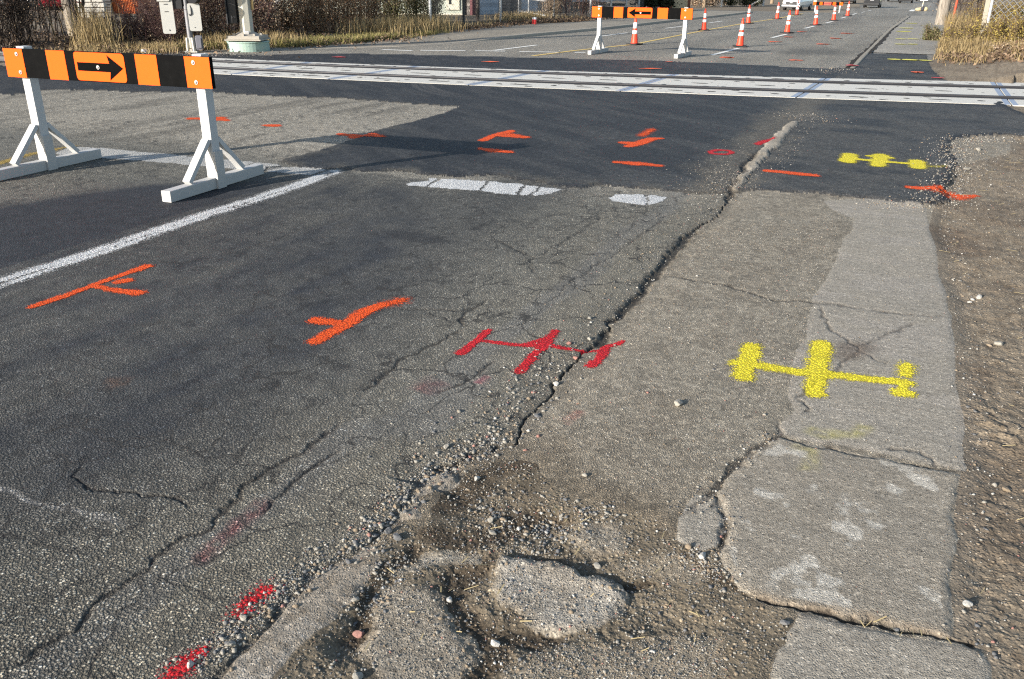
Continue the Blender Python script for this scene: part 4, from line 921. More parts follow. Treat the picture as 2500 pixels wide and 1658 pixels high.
def barricade(loc, rz, label, pitch=1.89, board=2.2, arrow=1, fine=True, detail_red=False, tilt=0.0, over=None):
    t = empty('barricade', (*loc, height(*loc) if math.hypot(*loc) < 60 else float(hfar(loc[1]))), rz, label, 'barricade', 'striped arrow barricades')
    t.rotation_euler = (0, tilt, rz)
    hb = board/2; zb0, zb1 = 0.815, 1.055
    fy = -0.045                                        # front of the posts
    for s in (-1, 1):
        x = s*pitch/2
        m = MB(); m.box((x, 0, 0.58), (0.089, 0.089, 0.98)); m.build('post', wood_white, t, bev=0.004)
        f_ = MB(); f_.box((x, 0, 0.047), (0.09, 1.18, 0.09)); fo = f_.build('foot_beam', wood_worn, t, bev=0.006)
        for sy in (-1, 1):
            b_ = MB(); b_.bar((x, sy*0.34, 0.105), (x, sy*0.055, 0.40), 0.07, 0.04); b_.build('brace', wood_white, t, bev=0.003)
        c_ = MB(); c_.box((x+0.0555, 0.0, 0.155), (0.02, 0.10, 0.31)); c_.build('cleat', wood_worn, t, bev=0.003)
    m = MB(); m.box((0, fy-0.020, (zb0+zb1)/2), (board, 0.038, zb1-zb0)); bd = m.build('board', sheet_black, t, bev=0.003)
    k = board/2.04; cuts = [(0, .2065), (.457, .651), (1.351, 1.557), (1.814, 2.04)]
    yf = fy-0.0395
    for a, b in cuts:
        p = MB(); a_, b_ = a*k-hb, b*k-hb
        p.box(((a_+b_)/2, yf-0.0015, (zb0+zb1)/2), (b_-a_, 0.003, zb1-zb0-0.002)); p.build('reflective_panel', sheet_orange, t)
    a_, b_ = .745*k-hb, 1.245*k-hb
    p = MB(); p.prism(rrect(a_, b_, zb0+0.008, zb1-0.004, 0.03), 0.004, (0, yf-0.0005, 0), RX90); pl = p.build('arrow_sign', sheet_red if detail_red else sheet_orange, t)
    cx, cz, L = (a_+b_)/2, (zb0+zb1)/2, (b_-a_)
    P = [(-.45*L, -.034), (.2*L, -.034), (.17*L, -.1), (.46*L, 0), (.17*L, .1), (.2*L, .034), (-.45*L, .034)]
    P = [(cx+arrow*x, cz+y) for x, y in P]
    p = MB(); p.prism(P, 0.0025, (0, yf-0.0042, 0), RX90); p.build('arrow', arrow_red if detail_red else arrow_black, pl)
    if fine:
        for x, z in [(s*pitch/2+o_, z) for s in (-1, 1) for o_, z in ((0.0, zb1-0.045), (0.006, zb0+0.045))]+[(cx-0.02*arrow, cz)]:
            p = MB(); p.cyl((x, yf-0.002, z), (x, yf-0.008, z), 0.017, n=14); p.ball((x, yf-0.009, z), (0.011, 0.007, 0.011), 2); p.build('bolt', bolt_mat, t, smooth=False)
    return t
NB = barricade((-6.22, 5.40), R(3.5), 'near white barricade with striped black and orange board and right pointing arrow', arrow=1)
fb0, fb1 = G(1443, 134), G(1645, 143); ang = math.atan2(fb1[1]-fb0[1], fb1[0]-fb0[0]); nv = (-math.sin(ang)*0.59, math.cos(ang)*0.59)
barricade(((fb0[0]+fb1[0])/2+nv[0], (fb0[1]+fb1[1])/2+nv[1]), ang, 'striped barricade with left pointing arrow standing just beyond the railway crossing', 2.1, 2.44, -1)
b0, b1 = G(1994, 27), G(2062, 35); 
barricade(((b0[0]+b1[0])/2, (b0[1]+b1[1])/2+0.5), R(0), 'most distant striped barricade with a red arrow plate, beside the end of the cone rows', 1.9, 2.3, 1, False, True)

# ------------------------------------------------------------------ cones
cone_or = simple('cone_orange', (0.8, 0.06, 0.022), 0.5, 0.08, 6, dirt=(0.35, 0.09, 0.05), dirt_amt=0.1); collar = simple('cone_collar_white', (0.8, 0.8, 0.8), 0.4, 0.06, 12); cone_base = simple('cone_base_rubber', (0.022, 0.022, 0.024), 0.8, 0.4, 10)
def make_cone():
    t = empty('traffic_cone', (0, 0, 0))
    m = MB(); P = [(0.19*math.cos(a)*(1.0 if k % 2 else 0.97), 0.19*math.sin(a)) for k, a in enumerate(np.linspace(0, 2*math.pi, 9)[:-1]+math.pi/8)]
    m.prism(rrect(-.18, .18, -.18, .18, .05, 3), 0.035); m.build('base', cone_base, t, bev=0.008)
    m = MB(); m.lathe([(0.105, 0.034), (0.10, 0.05), (0.088, 0.10), (0.037, 0.64), (0.03, 0.665), (0.018, 0.675), (0.016, 0.69), (0.026, 0.70), (0.028, 0.715), (0.02, 0.725)], 20); m.build('body', cone_or, t)
    rr = lambda z: 0.088+(0.037-0.088)*(z-0.10)/0.54
    for a, b in ((0.278, 0.368), (0.425, 0.575)):
        m = MB(); m.lathe([(rr(a), a), (rr(a)+0.004, a+0.002), (rr(b)+0.004, b-0.002), (rr(b), b)], 20); m.build('reflective_collar', collar, t)
    return t
cone0 = make_cone()
CL = [((550, 355), 'second cone on the yellow line, right of the far striped barricade'), ((965, 545), 'nearest and biggest cone in the right row, standing before a worn white dash'), ((1065, 275), 'third cone on the yellow line, just behind the nearest right row cone'),
      ((1400, 222), 'fourth cone on the yellow line, left of the white van'), ((1515, 385), 'second cone of the right row, at the top of a white dash'), ((1628, 175), 'cone on the yellow line in front of the white van'),
      ((1845, 293), 'third cone of the right row, in front of the left post of the distant barricade'), ((2055, 240), 'fourth cone of the right row, between the posts of the distant barricade'), ((2215, 188), 'last cone of the right row, touching the right post of the distant barricade')]
CP = [(Z4(p)[0], l) for p, l in CL]+[(G(1545.5, 110), 'cone on the yellow line seen under the board of the far striped barricade')]
for k, (p, l) in enumerate(CP):
    o = cone0 if k == 0 else copy_tree(cone0)
    o.location = (p[0], p[1]+0.12, float(hfar(p[1]))+0.004); o.rotation_euler = (R(random.uniform(-1, 1)), R(random.uniform(-1.5, 1.5)), random.uniform(0, 1.5))
    tag(o, l, 'traffic cone', 'orange traffic cones closing the lane')

# ------------------------------------------------------------------ crossing signal mast and cantilever mast (seen from behind)
alu = simple('sign_back_aluminium', (0.42, 0.415, 0.385), 0.45, 0.08, 6, metal=0.15); galv = simple('galvanised_dark', (0.2, 0.2, 0.21), 0.5, 0.2, 8, metal=0.5)
cast = simple('cast_base_pale', (0.52, 0.49, 0.42), 0.7, 0.15, 9); blackm = simple('signal_black', (0.018, 0.018, 0.02), 0.5, 0.3); boxgrey = simple('junction_box_grey', (0.13, 0.13, 0.15), 0.5, 0.15)
mx, my = G(469, 128)
ST = empty('crossing_signal', (mx, my, height(mx, my)), R(32), 'dark crossing signal post with two pale rounded sign backs and black lamp hoods', 'railway signal')
m = MB(); m.cyl((0, 0, 0.25), (0, 0, 4.2), 0.062, n=20); m.build('pole', galv, ST, smooth=False)
m = MB()
for s in (-1, 1):
    m.bar((s*0.075, -0.07, 0.0), (s*0.06, -0.055, 0.33), 0.05, 0.05); m.bar((s*0.075, 0.07, 0.0), (s*0.06, 0.055, 0.33), 0.05, 0.05)
m.box((0, 0, 0.02), (0.3, 0.3, 0.03)); m.cyl((0, 0, 0.02), (0, 0, 0.33), 0.07, n=16)
m.build('base', cast, ST, bev=0.006)
m = MB(); m.prism(rrect(-0.075, 0.075, 0.06, 0.38, 0.035), 0.12, (0.2, 0.04, 0), RX90); m.prism(rrect(-0.06, 0.06, 0.10, 0.33, 0.02), 0.03, (0.2, -0.08, 0), RX90); m.build('junction_box', boxgrey, ST, bev=0.008)
def signback(x0, x1, z0, z1, y, nm='sign_back'):
    m = MB(); m.prism(rrect(x0, x1, z0, z1, 0.045), 0.012, (0, y, 0), RX90); o = m.build(nm, alu, ST, bev=0.003)
    return o
sa = signback(-0.56, -0.27, 0.42, 1.30, -0.11)
m = MB()
for z in (1.06, 0.9): m.box((-0.42, -0.124, z), (0.09, 0.006, 0.016))
m.cyl((-0.405, -0.122, 0.5), (-0.405, -0.13, 0.5), 0.014, n=10); m.build('bolt_slot', blackm, sa)
sb = signback(0.05, 0.33, 0.48, 1.08, -0.13)
m = MB(); m.cyl((0.17, -0.142, 0.56), (0.17, -0.15, 0.56), 0.01, n=8); m.build('bolt', blackm, sb)
m = MB(); m.prism([(-0.6, 1.12), (-0.34, 1.12), (-0.14, 1.36), (-0.14, 1.75), (-0.6, 1.75)], 0.02, (0, -0.13, 0), RX90); m.build('upper_sign_back', alu, ST, bev=0.003)
m = MB(); m.box((-0.17, 0.02, 1.13), (0.2, 0.2, 0.34)); m.cyl((-0.3, 0.02, 1.45), (0.34, 0.02, 1.45), 0.045, n=14); m.cyl((0.2, -0.22, 1.2), (0.2, 0.15, 1.2), 0.12, 0.13, 18); m.cyl((0.2, -0.22, 1.5), (0.2, 0.15, 1.5), 0.15, 0.15, 18); m.build('lamp_hood', blackm, ST, bev=0.006)
for z in (0.98, 1.2, 1.5):
    m = MB(); m.cyl((0, 0, z-0.03), (0, 0, z+0.03), 0.075, n=18); m.box((0.1, -0.02, z), (0.06, 0.05, 0.05)); m.build('clamp', galv, ST, bev=0.004)
m = MB(); prev = Vector((0.1, -0.1, 1.15))
for a in (Vector((0.13, -0.15, 0.98)), Vector((0.13, -0.16, 0.86)), Vector((0.09, -0.15, 0.82)), Vector((0.05, -0.12, 0.88))): m.cyl(prev, a, 0.012, n=8); prev = a
m.build('cable', blackm, ST)
cant_paint = simple('cantilever_beige', (0.44, 0.42, 0.35), 0.55, 0.1, 4); mint = simple('mint_concrete', (0.3, 0.41, 0.345), 0.8, 0.15, 7, dirt=(0.3, 0.25, 0.2), dirt_amt=0.35); rust = simple('rusty_steel_plate', (0.33, 0.3, 0.25), 0.7, 0.25, 9, dirt=(0.2, 0.12, 0.07), dirt_amt=0.2)
cx_, cy_ = G(584, 126)
CT = empty('cantilever_mast', (cx_, cy_+0.35, height(cx_, cy_)), R(24), 'thick tapered beige mast on a mint green round concrete footing', 'signal mast')
m = MB(); m.cyl((0, 0, -0.1), (0, 0, 0.2), 0.5, 0.49, 40); m.cyl((0, 0, 0.2), (0, 0, 0.225), 0.505, 0.5, 40); m.build('footing', mint, CT, bev=0.01)
m = MB(); m.box((0, 0, 0.262), (0.86, 0.86, 0.03)); m.box((0, 0, 0.315), (0.78, 0.78, 0.075), RZ(R(45)) if False else None); m.build('base_plate', rust, CT, bev=0.006)
m = MB(); m.cyl((0, 0, 0.35), (0, 0, 0.43), 0.36, 0.19, 8)
for a in range(8): m.box((0.33*math.cos(a*math.pi/4), 0.33*math.sin(a*math.pi/4), 0.37), (0.05, 0.05, 0.06))
m.build('flange', rust, CT, bev=0.004)
m = MB(); m.cyl((0, 0, 0.40), (0, 0, 6.5), 0.165, 0.115, 8); m.build('pole', cant_paint, CT)
m = MB(); m.box((0.06, -0.22, 0.42), (0.12, 0.05, 0.07)); m.build('cable_clamp', bolt_mat, CT, bev=0.01)
m = MB(); m.box((-0.27, 0.02, 1.2), (0.2, 0.32, 1.15)); m.box((-0.385, -0.02, 1.2), (0.03, 0.36, 1.2)); m.build('control_box', blackm, CT, bev=0.006)
m = MB(); m.box((-0.17, -0.16, 1.42), (0.24, 0.1, 0.2)); m.build('bracket', alu, CT, bev=0.006)
m = MB(); m.box((0.195, 0.0, 1.35), (0.05, 0.06, 0.85)); m.build('conduit', simple('conduit_ochre', (0.34, 0.24, 0.1), 0.6, 0.2), CT, bev=0.01)

# ------------------------------------------------------------------ poles, markers and sign on the right
old_wood = None
def wood_pole_mat():
    m, nt, b = new_mat('weathered_pole_wood'); t = NT(nt)
    s1 = t.noise(18, 5, vec=t.scale(t.obj, (1, 1, 0.08))); s2 = t.noise(60, 4, vec=t.scale(t.obj, (1, 1, 0.05)))
    t.put(b.inputs['Base Color'], t.mix(1.0, t.ramp(s1, [(0.3, (0.16, 0.13, 0.1)), (0.55, (0.27, 0.235, 0.19)), (0.75, (0.36, 0.32, 0.27))]), t.ramp(s2, [(0.35, 0.45), (0.5, 1.0), (0.8, 1.15)]), 'MULTIPLY'))
    b.inputs['Roughness'].default_value = 0.9; t.put(b.inputs['Normal'], t.bump(s2, 0.6, 0.01)); return m
old_wood = wood_pole_mat()
def pole(loc, h, r0, r1, lean, label, nm='utility_pole'):
    t = empty(nm, (*loc, height(*loc)-0.1), 0, label, 'utility pole'); t.rotation_euler = (lean[0], lean[1], 0)
    n = 22; V = []; rp_ = random.Random(3); zs = np.linspace(0, h, 14)
    ph = [rp_.uniform(0.94, 1.05) for _ in range(n)]
    for z in zs: V += [((r0+(r1-r0)*z/h)*ph[k]*math.cos(2*math.pi*k/n), (r0+(r1-r0)*z/h)*ph[k]*math.sin(2*math.pi*k/n), z) for k in range(n)]
    F = [(i*n+k, i*n+(k+1) % n, (i+1)*n+(k+1) % n, (i+1)*n+k) for i in range(13) for k in range(n)]
    np_mesh('trunk', V, F, old_wood, t, True)
    return t
ux, uy = G(2296, 62)
UP = pole((ux, uy), 9.0, 0.24, 0.15, (0, R(1.2)), 'thick weathered grey wooden pole rising from dry grass beside the walkway')
m = MB(); m.cyl((0.0, -0.14, 0), (0, -0.115, 7), 0.02, n=8); m.build('ground_wire_cover', old_wood, UP)
rx, ry = G(2324, 58)
m = MB(); m.cyl((0, 0, -0.1), (0.02, 0, 0.5), 0.045, n=14); m.cyl((0.02, 0, 0.5), (0.07, 0, 2.0), 0.045, n=14); m.ball((0.07, 0, 2.0), (0.05, 0.05, 0.03))
o = m.build('marker_post', simple('marker_red', (0.5, 0.07, 0.03), 0.5, 0.15, 5), None, smooth=False, loc=(rx, ry, height(rx, ry))); tag(o, 'slim rust red marker post in the dry grass right of the wooden pole', 'marker post')
# ------------------------------------------------------------------ loose stones
stone_m = {}
def stone_mat(name, c):
    m, nt, b = new_mat(name); t = NT(nt)
    n1 = t.noise(30, 4, vec=t.obj); n2 = t.noise(120, 4, vec=t.obj); c = np.array(c)
    t.put(b.inputs['Base Color'], t.mix(1.0, t.mix(n1, c*0.75, np.minimum(c*1.25, 1)), t.ramp(n2, [(0.3, 0.75), (0.55, 1.0), (0.8, 1.15)]), 'MULTIPLY'))
    b.inputs['Roughness'].default_value = 0.85; t.put(b.inputs['Normal'], t.bump(n2, 0.6, 0.004)); return m
stone_m = [stone_mat('stone_pale', (0.27, 0.25, 0.21)), stone_mat('stone_buff', (0.22, 0.17, 0.115)), stone_mat('stone_grey', (0.12, 0.12, 0.12)), stone_mat('stone_rosy', (0.28, 0.14, 0.11)), stone_mat('chalk_white', (0.42, 0.4, 0.36))]
def rock(r, rnd, sub=3, jag=0.22):
    bm = bmesh.new(); bmesh.ops.create_icosphere(bm, subdivisions=sub, radius=1.0)
    sx, sy, sz = rnd.uniform(.85, 1.2), rnd.uniform(.7, 1.0), rnd.uniform(.5, .75)
    cuts = []
    for _ in range(13):
        d = Vector((rnd.gauss(0, 1), rnd.gauss(0, 1), rnd.gauss(0, 1))).normalized(); cuts.append((d, rnd.uniform(0.55, 0.9)))
    for v in bm.verts:
        for d, k in cuts:
            s_ = v.co.dot(d)
            if s_ > k: v.co -= d*(s_-k)*0.97
        n_ = 1+jag*0.25*math.sin(v.co.x*7+r*900)*math.sin(v.co.y*6+2)*math.sin(v.co.z*8)
        v.co = Vector((v.co.x*sx, v.co.y*sy, v.co.z*sz))*n_*r
    return bm
rnd = random.Random(11)
STONES = [(ZN3((22, 1362))[0], .026, 0, 'pale fist sized stone on the path left of the yellow mark'), (ZN3((2195, 948))[0], .026, 0, 'round pale stone on the dirt, largest near the walkway edge'), (ZN3((2130, 942))[0], .013, 1, 'small buff stone left of the round pale stone on the dirt'),
          (ZN3((2060, 612))[0], .02, 4, 'whitest stone of the little stone cluster on the dirt'), (ZN3((2022, 620))[0], .014, 4, 'white pebble just left of the whitest stone in the dirt cluster'), (ZN3((2003, 636))[0], .013, 4, 'lowest white pebble of the dirt stone cluster'),
          (ZL2((868, 392))[0], .016, 4, 'white pitted stone at the head of the broken hole'), (ZL2((1220, 22))[0], .014, 2, 'grey stone right of the kerb crack above the hole'), (ZL2((690, 212))[0], .014, 0, 'flat pale stone above the broken kerb lump'),
          (ZL2((1495, 382))[0], .011, 0, 'smooth pale stone on the path right of the hole'), (ZL2((1115, 660))[0], .012, 4, 'roundest white stone in the middle of the rubble'), (ZL2((950, 628))[0], .013, 0, 'cream stone left of the roundest white rubble stone'), (ZL2((960, 690))[0], .014, 0, 'cream stone just below the other cream stone in the rubble'),
          (ZL2((1020, 615))[0], .015, 1, 'buff stone between cream stone and roundest white stone in the rubble'), (ZL2((1570, 865))[0], .014, 0, 'pale stone at the right tip of the palest slab fragment'), (ZL2((975, 1318))[0], .015, 4, 'white wedge of stone in the dirt channel between slab fragments'), (ZL2((710, 1070))[0], .012, 4, 'white stone by the dark step of the left slab fragment'),
          (ZL2((160, 1100))[0], .014, 0, 'pale stone in the trench beside the near kerb'), (ZL2((400, 565))[0], .014, 1, 'tan rounded stone above the broken kerb'), (ZL2((455, 510))[0], .012, 0, 'pale oval stone against the broken kerb lump'), (ZL2((405, 750))[0], .019, 2, 'dark grey angular rock wedged in the kerb gap'), (ZL2((350, 715))[0], .018, 2, 'darkest angular rock left of the kerb gap'),
          (ZL2((180, 1255))[0], .016, 3, 'rosy flat stone at the bottom left of the rubble'), (ZL2((175, 1540))[0], .018, 0, 'pale stone at the very bottom of the rubble'), (ZL3((155, 850))[0], .017, 4, 'white stone below the broken slab corner'), (ZL3((75, 795))[0], .014, 1, 'buff stone beside the white stone at the slab corner'),
          (ZL3((1930, 448))[0], .016, 1, 'cream stone by dry twigs on the dirt'), (ZL3((1700, 1130))[0], .016, 4, 'white crumbled lump at the slab edge by the dirt'), (ZL3((635, 1240))[0], .013, 2, 'blue grey pebble in the notch between two slabs'), (ZL3((1290, 1265))[0], .011, 2, 'grey stone lodged in the slab joint'),
          (ZL1((1415, 1215))[0], .014, 0, 'pale stone among red smears by the kerb'), (ZL1((1340, 1370))[0], .013, 0, 'pale stone above the lowest red smear'), (ZL1((1110, 1490))[0], .013, 4, 'white stone on the dull red smear'),
          (ZN2((1780, 1185))[0], .016, 0, 'pale angular stone above the right arm of the red mark'), (ZN2((1685, 1308))[0], .018, 3, 'pink tinted stone beneath the red mark'), (ZN2((1550, 1480))[0], .018, 4, 'white stone in the kerb crack below the red mark'), (ZN2((1640, 1218))[0], .014, 3, 'red painted stone inside the red mark'), (ZN2((1780, 1050))[0], .015, 0, 'pale stone beside the kerb crack above the red mark'),
          (Z6((1925, 660))[0], .035, 0, 'pale stone on dirt right of the dark walkway patch'), (Z6((1815, 838))[0], .035, 0, 'larger pale stone on dirt near the patch edge')]
for k, ((x, y), r, mi, lb) in enumerate(STONES):
    bm = rock(r, rnd); me = bpy.data.meshes.new('stone'); bm.to_mesh(me); bm.free(); me.materials.append(stone_m[mi])
    o = bpy.data.objects.new('stone', me); link(o); o.location = (x, y, height(x, y)+r*0.3); o.rotation_euler = (rnd.uniform(-.2, .2), rnd.uniform(-.2, .2), rnd.uniform(0, 6.28))
    tag(o, lb, 'stone', 'loose stones on the broken ground')
# countless gravel: one mass
def ico_np(sub=1):
    bm = bmesh.new(); bmesh.ops.create_icosphere(bm, subdivisions=sub, radius=1.0); bm.verts.ensure_lookup_table()
    V = np.array([v.co[:] for v in bm.verts]); F = np.array([[v.index for v in f.verts] for f in bm.faces]); bm.free(); return V, F
IV, IF = ico_np(1); TV, TF = ico_np(0) if False else (np.array([(0, 0, 1), (0.89, 0, .45), (.28, .85, .45), (-.72, .53, .45), (-.72, -.53, .45), (.28, -.85, .45), (.72, .53, -.45), (-.28, .85, -.45), (-.89, 0, -.45), (-.28, -.85, -.45), (.72, -.53, -.45)]), np.array([(0, 1, 2), (0, 2, 3), (0, 3, 4), (0, 4, 5), (0, 5, 1), (1, 6, 2), (2, 6, 7), (2, 7, 3), (3, 7, 8), (3, 8, 4), (4, 8, 9), (4, 9, 5), (5, 9, 10), (5, 10, 1), (1, 10, 6)]))
rg = np.random.RandomState(4)
def heights(P):
    r = np.hypot(P[:, 0], P[:, 1]); a = np.mod(np.arctan2(P[:, 1], P[:, 0])-TH[0], 2*math.pi)+TH[0]
    i = np.clip(np.searchsorted(RS, r)-1, 0, NR-2); j = np.clip(np.searchsorted(TH, a)-1, 0, NTH-2); h = H.reshape(NR, NTH)
    return np.maximum.reduce([h[i, j], h[i+1, j+1]])*0.5+np.minimum.reduce([h[i+1, j], h[i, j+1]])*0.5
def scatter(P, rad, flatn=0.7, IV=IV, IF=IF):
    n = len(P); nv = len(IV); rad = np.asarray(rad)
    S = rad[:, None]*np.c_[rg.uniform(.8, 1.25, n), rg.uniform(.7, 1.0, n), rg.uniform(.5, .8, n)*flatn/0.7]
    J = 1+rg.uniform(-.38, .3, (n, nv, 1)); a = rg.uniform(0, 6.283, n); ca, sa_ = np.cos(a), np.sin(a)
    nv = len(IV); L = IV[None]*J*S[:, None, :]
    Xr = L[..., 0]*ca[:, None]-L[..., 1]*sa_[:, None]; Yr = L[..., 0]*sa_[:, None]+L[..., 1]*ca[:, None]
    V = np.stack([Xr+P[:, :1], Yr+P[:, 1:2], L[..., 2]+(heights(P)+rad*0.08)[:, None]], 2).reshape(-1, 3)
    F = (IF[None]+(np.arange(n)*nv)[:, None, None]).reshape(-1, 3)
    return V, F, np.repeat(rg.randint(0, 100, n), len(IF))
def along(pts, n, spread, bias=0.0):
    P = np.array(pts); L = np.r_[0, np.cumsum(np.hypot(*(P[1:]-P[:-1]).T))]; t = rg.uniform(0, L[-1], n)
    x = np.interp(t, L, P[:, 0])+rg.normal(bias, spread, n); y = np.interp(t, L, P[:, 1])+rg.normal(0, spread, n); return np.c_[x, y]
def inpoly(poly, n):
    P = np.array(poly); out = []
    while len(out) < n:
        c = rg.uniform(P.min(0), P.max(0), (n*2, 2)); k = sdf(c[:, 0], c[:, 1], poly, 0.01) < 0; out += list(c[k])
    return np.array(out[:n])
PS, RAD_ = [], []
def addg(P, lo, hi, pw=3.0):
    P = P[:int(len(P)*0.95)]; hi *= 0.82; lo *= 0.65; pw += 1.4
    PS.append(P); RAD_.append(lo+(hi-lo)*rg.uniform(0, 1, len(P))**pw)
CR_LOW = [p for p in CRACK if 2.2 < p[1] < 8.5]
addg(along(CR_LOW, 900, 0.10, -0.08), .003, .011); addg(along([p for p in CRACK if 2.2 < p[1] < 3.6], 900, 0.09, -0.10), .003, .013)
addg(along(ZL2((100, 850), (300, 650), (450, 480), (620, 340), (850, 240), (1050, 160)), 1100, 0.035), .003, .013)
addg(along(ZL1((1050, 1540), (1250, 1380), (1450, 1200), (1650, 1050), (1900, 860)), 700, 0.03), .003, .012)
addg(inpoly(HOLE, 2600), .002, .009, 3.5); addg(along(ZL2((860, 500), (1000, 610), (1130, 690), (1300, 650), (1350, 560)), 420, 0.05), .004, .012)
addg(along(ZL2((1050, 800), (1200, 790), (1300, 720), (1500, 580), (1680, 600)), 420, 0.035), .003, .011)
addg(along(ZL2((200, 1150), (330, 960), (420, 830)), 260, 0.03), .003, .011); addg(along(ZL3((60, 830), (200, 900), (280, 980)), 350, 0.03), .003, .009)
addg(along(ZL3((0, 600), (250, 450), (420, 260), (580, 120)), 350, 0.03), .002, .008); addg(along(ZL3((270, 560), (320, 700), (260, 830)), 160, 0.02), .002, .008)
PATHP = ZF((1480, 860), (1720, 560), (2060, 520), (2020, 640), (1960, 900), (1850, 1060), (1700, 1200), (1450, 1200), (1290, 1090))
addg(inpoly(PATHP, 2600), .0018, .006, 3.0); addg(inpoly(PATHP, 120), .004, .011, 2.0)
addg(inpoly(SLABA, 260), .0015, .005); addg(inpoly(SLABC, 500), .0018, .006); addg(inpoly(S4, 500), .002, .007)
VERGE = ZF((2290, 520), (2340, 840), (2360, 1100), (2350, 1400), (2440, 1658), (2900, 1700), (2900, 420), (2400, 350))
addg(inpoly(VERGE, 1300), .0025, .010, 3.5); addg(inpoly(VERGE, 60), .007, .016, 2.0); addg(along(ZF(*[(2300, 480), (2320, 600), (2345, 840), (2360, 1000), (2350, 1300), (2360, 1600)]), 700, 0.04, 0.03), .003, .012)
addg(along(ZC((640, 560), (760, 470), (830, 400)), 500, 0.13), .003, .010); addg(along(ZC((900, 400), (1000, 280), (1120, 140)), 260, 0.06, 0.12), .003, .010); addg(along(ZC((480, 470), (620, 400), (760, 330), (880, 230)), 500, 0.22), .003, .008)
addg(along(Z6((1500, 1190), (1640, 1080), (1720, 880), (1700, 640), (1780, 560), (2360, 540)), 800, 0.09), .004, .017); addg(along(Z6((900, 1170), (1250, 1200), (1500, 1200)), 500, 0.08), .004, .012)
addg(along(Z6((60, 300), (250, 330), (480, 400)), 320, 0.2), .005, .014); addg(along(Z5((20, 835), (200, 815), (330, 780)), 260, 0.25), .008, .022)
addg(inpoly(ZF((1350, 470), (1700, 480), (1640, 600), (1440, 860), (1250, 900)), 500), .002, .006)
addg(along(Z1((1250, 420), (1500, 425), (1900, 415)), 500, 0.5), .01, .035)
P = np.concatenate(PS); Rr_ = np.concatenate(RAD_); V, F, mi = scatter(P, Rr_)
G_, GR_ = [], []
for P_, n_, lo, hi in ((inpoly(PATHP, 9000), 0, .0009, .0032), (inpoly(HOLE, 6500), 0, .0009, .0042), (along(CR_LOW, 3500, 0.16, -0.12), 0, .001, .004), (inpoly(VERGE, 7000), 0, .001, .0045), (inpoly(SLABC, 1600), 0, .0009, .003), (inpoly(SLABA, 900), 0, .0008, .0022), (inpoly(S4, 1500), 0, .0009, .003),
        (along(ZL2((100, 850), (300, 650), (450, 480), (620, 340), (850, 240), (1050, 160)), 1500, 0.05), 0, .001, .004), (along(ZL1((1050, 1540), (1250, 1380), (1450, 1200), (1650, 1050), (1900, 860)), 1500, 0.035), 0, .001, .004), (along(Z6((1500, 1190), (1640, 1080), (1720, 880), (1700, 640), (1780, 560), (2360, 540)), 1500, 0.14), 0, .003, .009)):
    G_.append(P_); GR_.append(lo+(hi-lo)*rg.uniform(0, 1, len(P_))**2.2)
V2, F2, mi2 = scatter(np.concatenate(G_), np.concatenate(GR_), 0.9, TV, TF)
F = np.concatenate([F, F2+len(V)]); V = np.concatenate([V, V2]); mi = np.concatenate([mi, mi2])
mi = np.where(mi < 45, 0, np.where(mi < 68, 1, np.where(mi < 93, 2, np.where(mi < 95, 3, 4))))
o = np_mesh('gravel', V, F, stone_m, None, False, None, mi); tag(o, 'loose pale gravel and grit along the kerb, rubble and dirt edge', 'gravel', kind='stuff')
# straw and twigs lying on the dirt
P = np.concatenate([inpoly(VERGE, 260), inpoly(HOLE, 40), along(ZL3((1100, 1230), (1500, 1300)), 14, 0.03)])
n = len(P); a = rg.uniform(0, 6.28, n); L = rg.uniform(.015, .05, n)*(0.6+0.5*(np.hypot(P[:, 0], P[:, 1])/3)); wd_ = rg.uniform(.0008, .002, n); hz = heights(P)
dx, dy = np.cos(a)*L/2, np.sin(a)*L/2; nx_, ny_ = -np.sin(a)*wd_, np.cos(a)*wd_
Q = np.stack([np.c_[P[:, 0]-dx+nx_, P[:, 1]-dy+ny_, hz+.007], np.c_[P[:, 0]-dx-nx_, P[:, 1]-dy-ny_, hz+.006], np.c_[P[:, 0]+dx-nx_, P[:, 1]+dy-ny_, hz+.011], np.c_[P[:, 0]+dx+nx_, P[:, 1]+dy+ny_, hz+.012]], 1).reshape(-1, 3)
o = np_mesh('straw', Q, np.arange(4*n).reshape(n, 4), simple('straw', (0.42, 0.33, 0.17), 0.8, 0.25, 30)); tag(o, 'bits of dry straw scattered over the bare dirt', 'straw', kind='stuff')
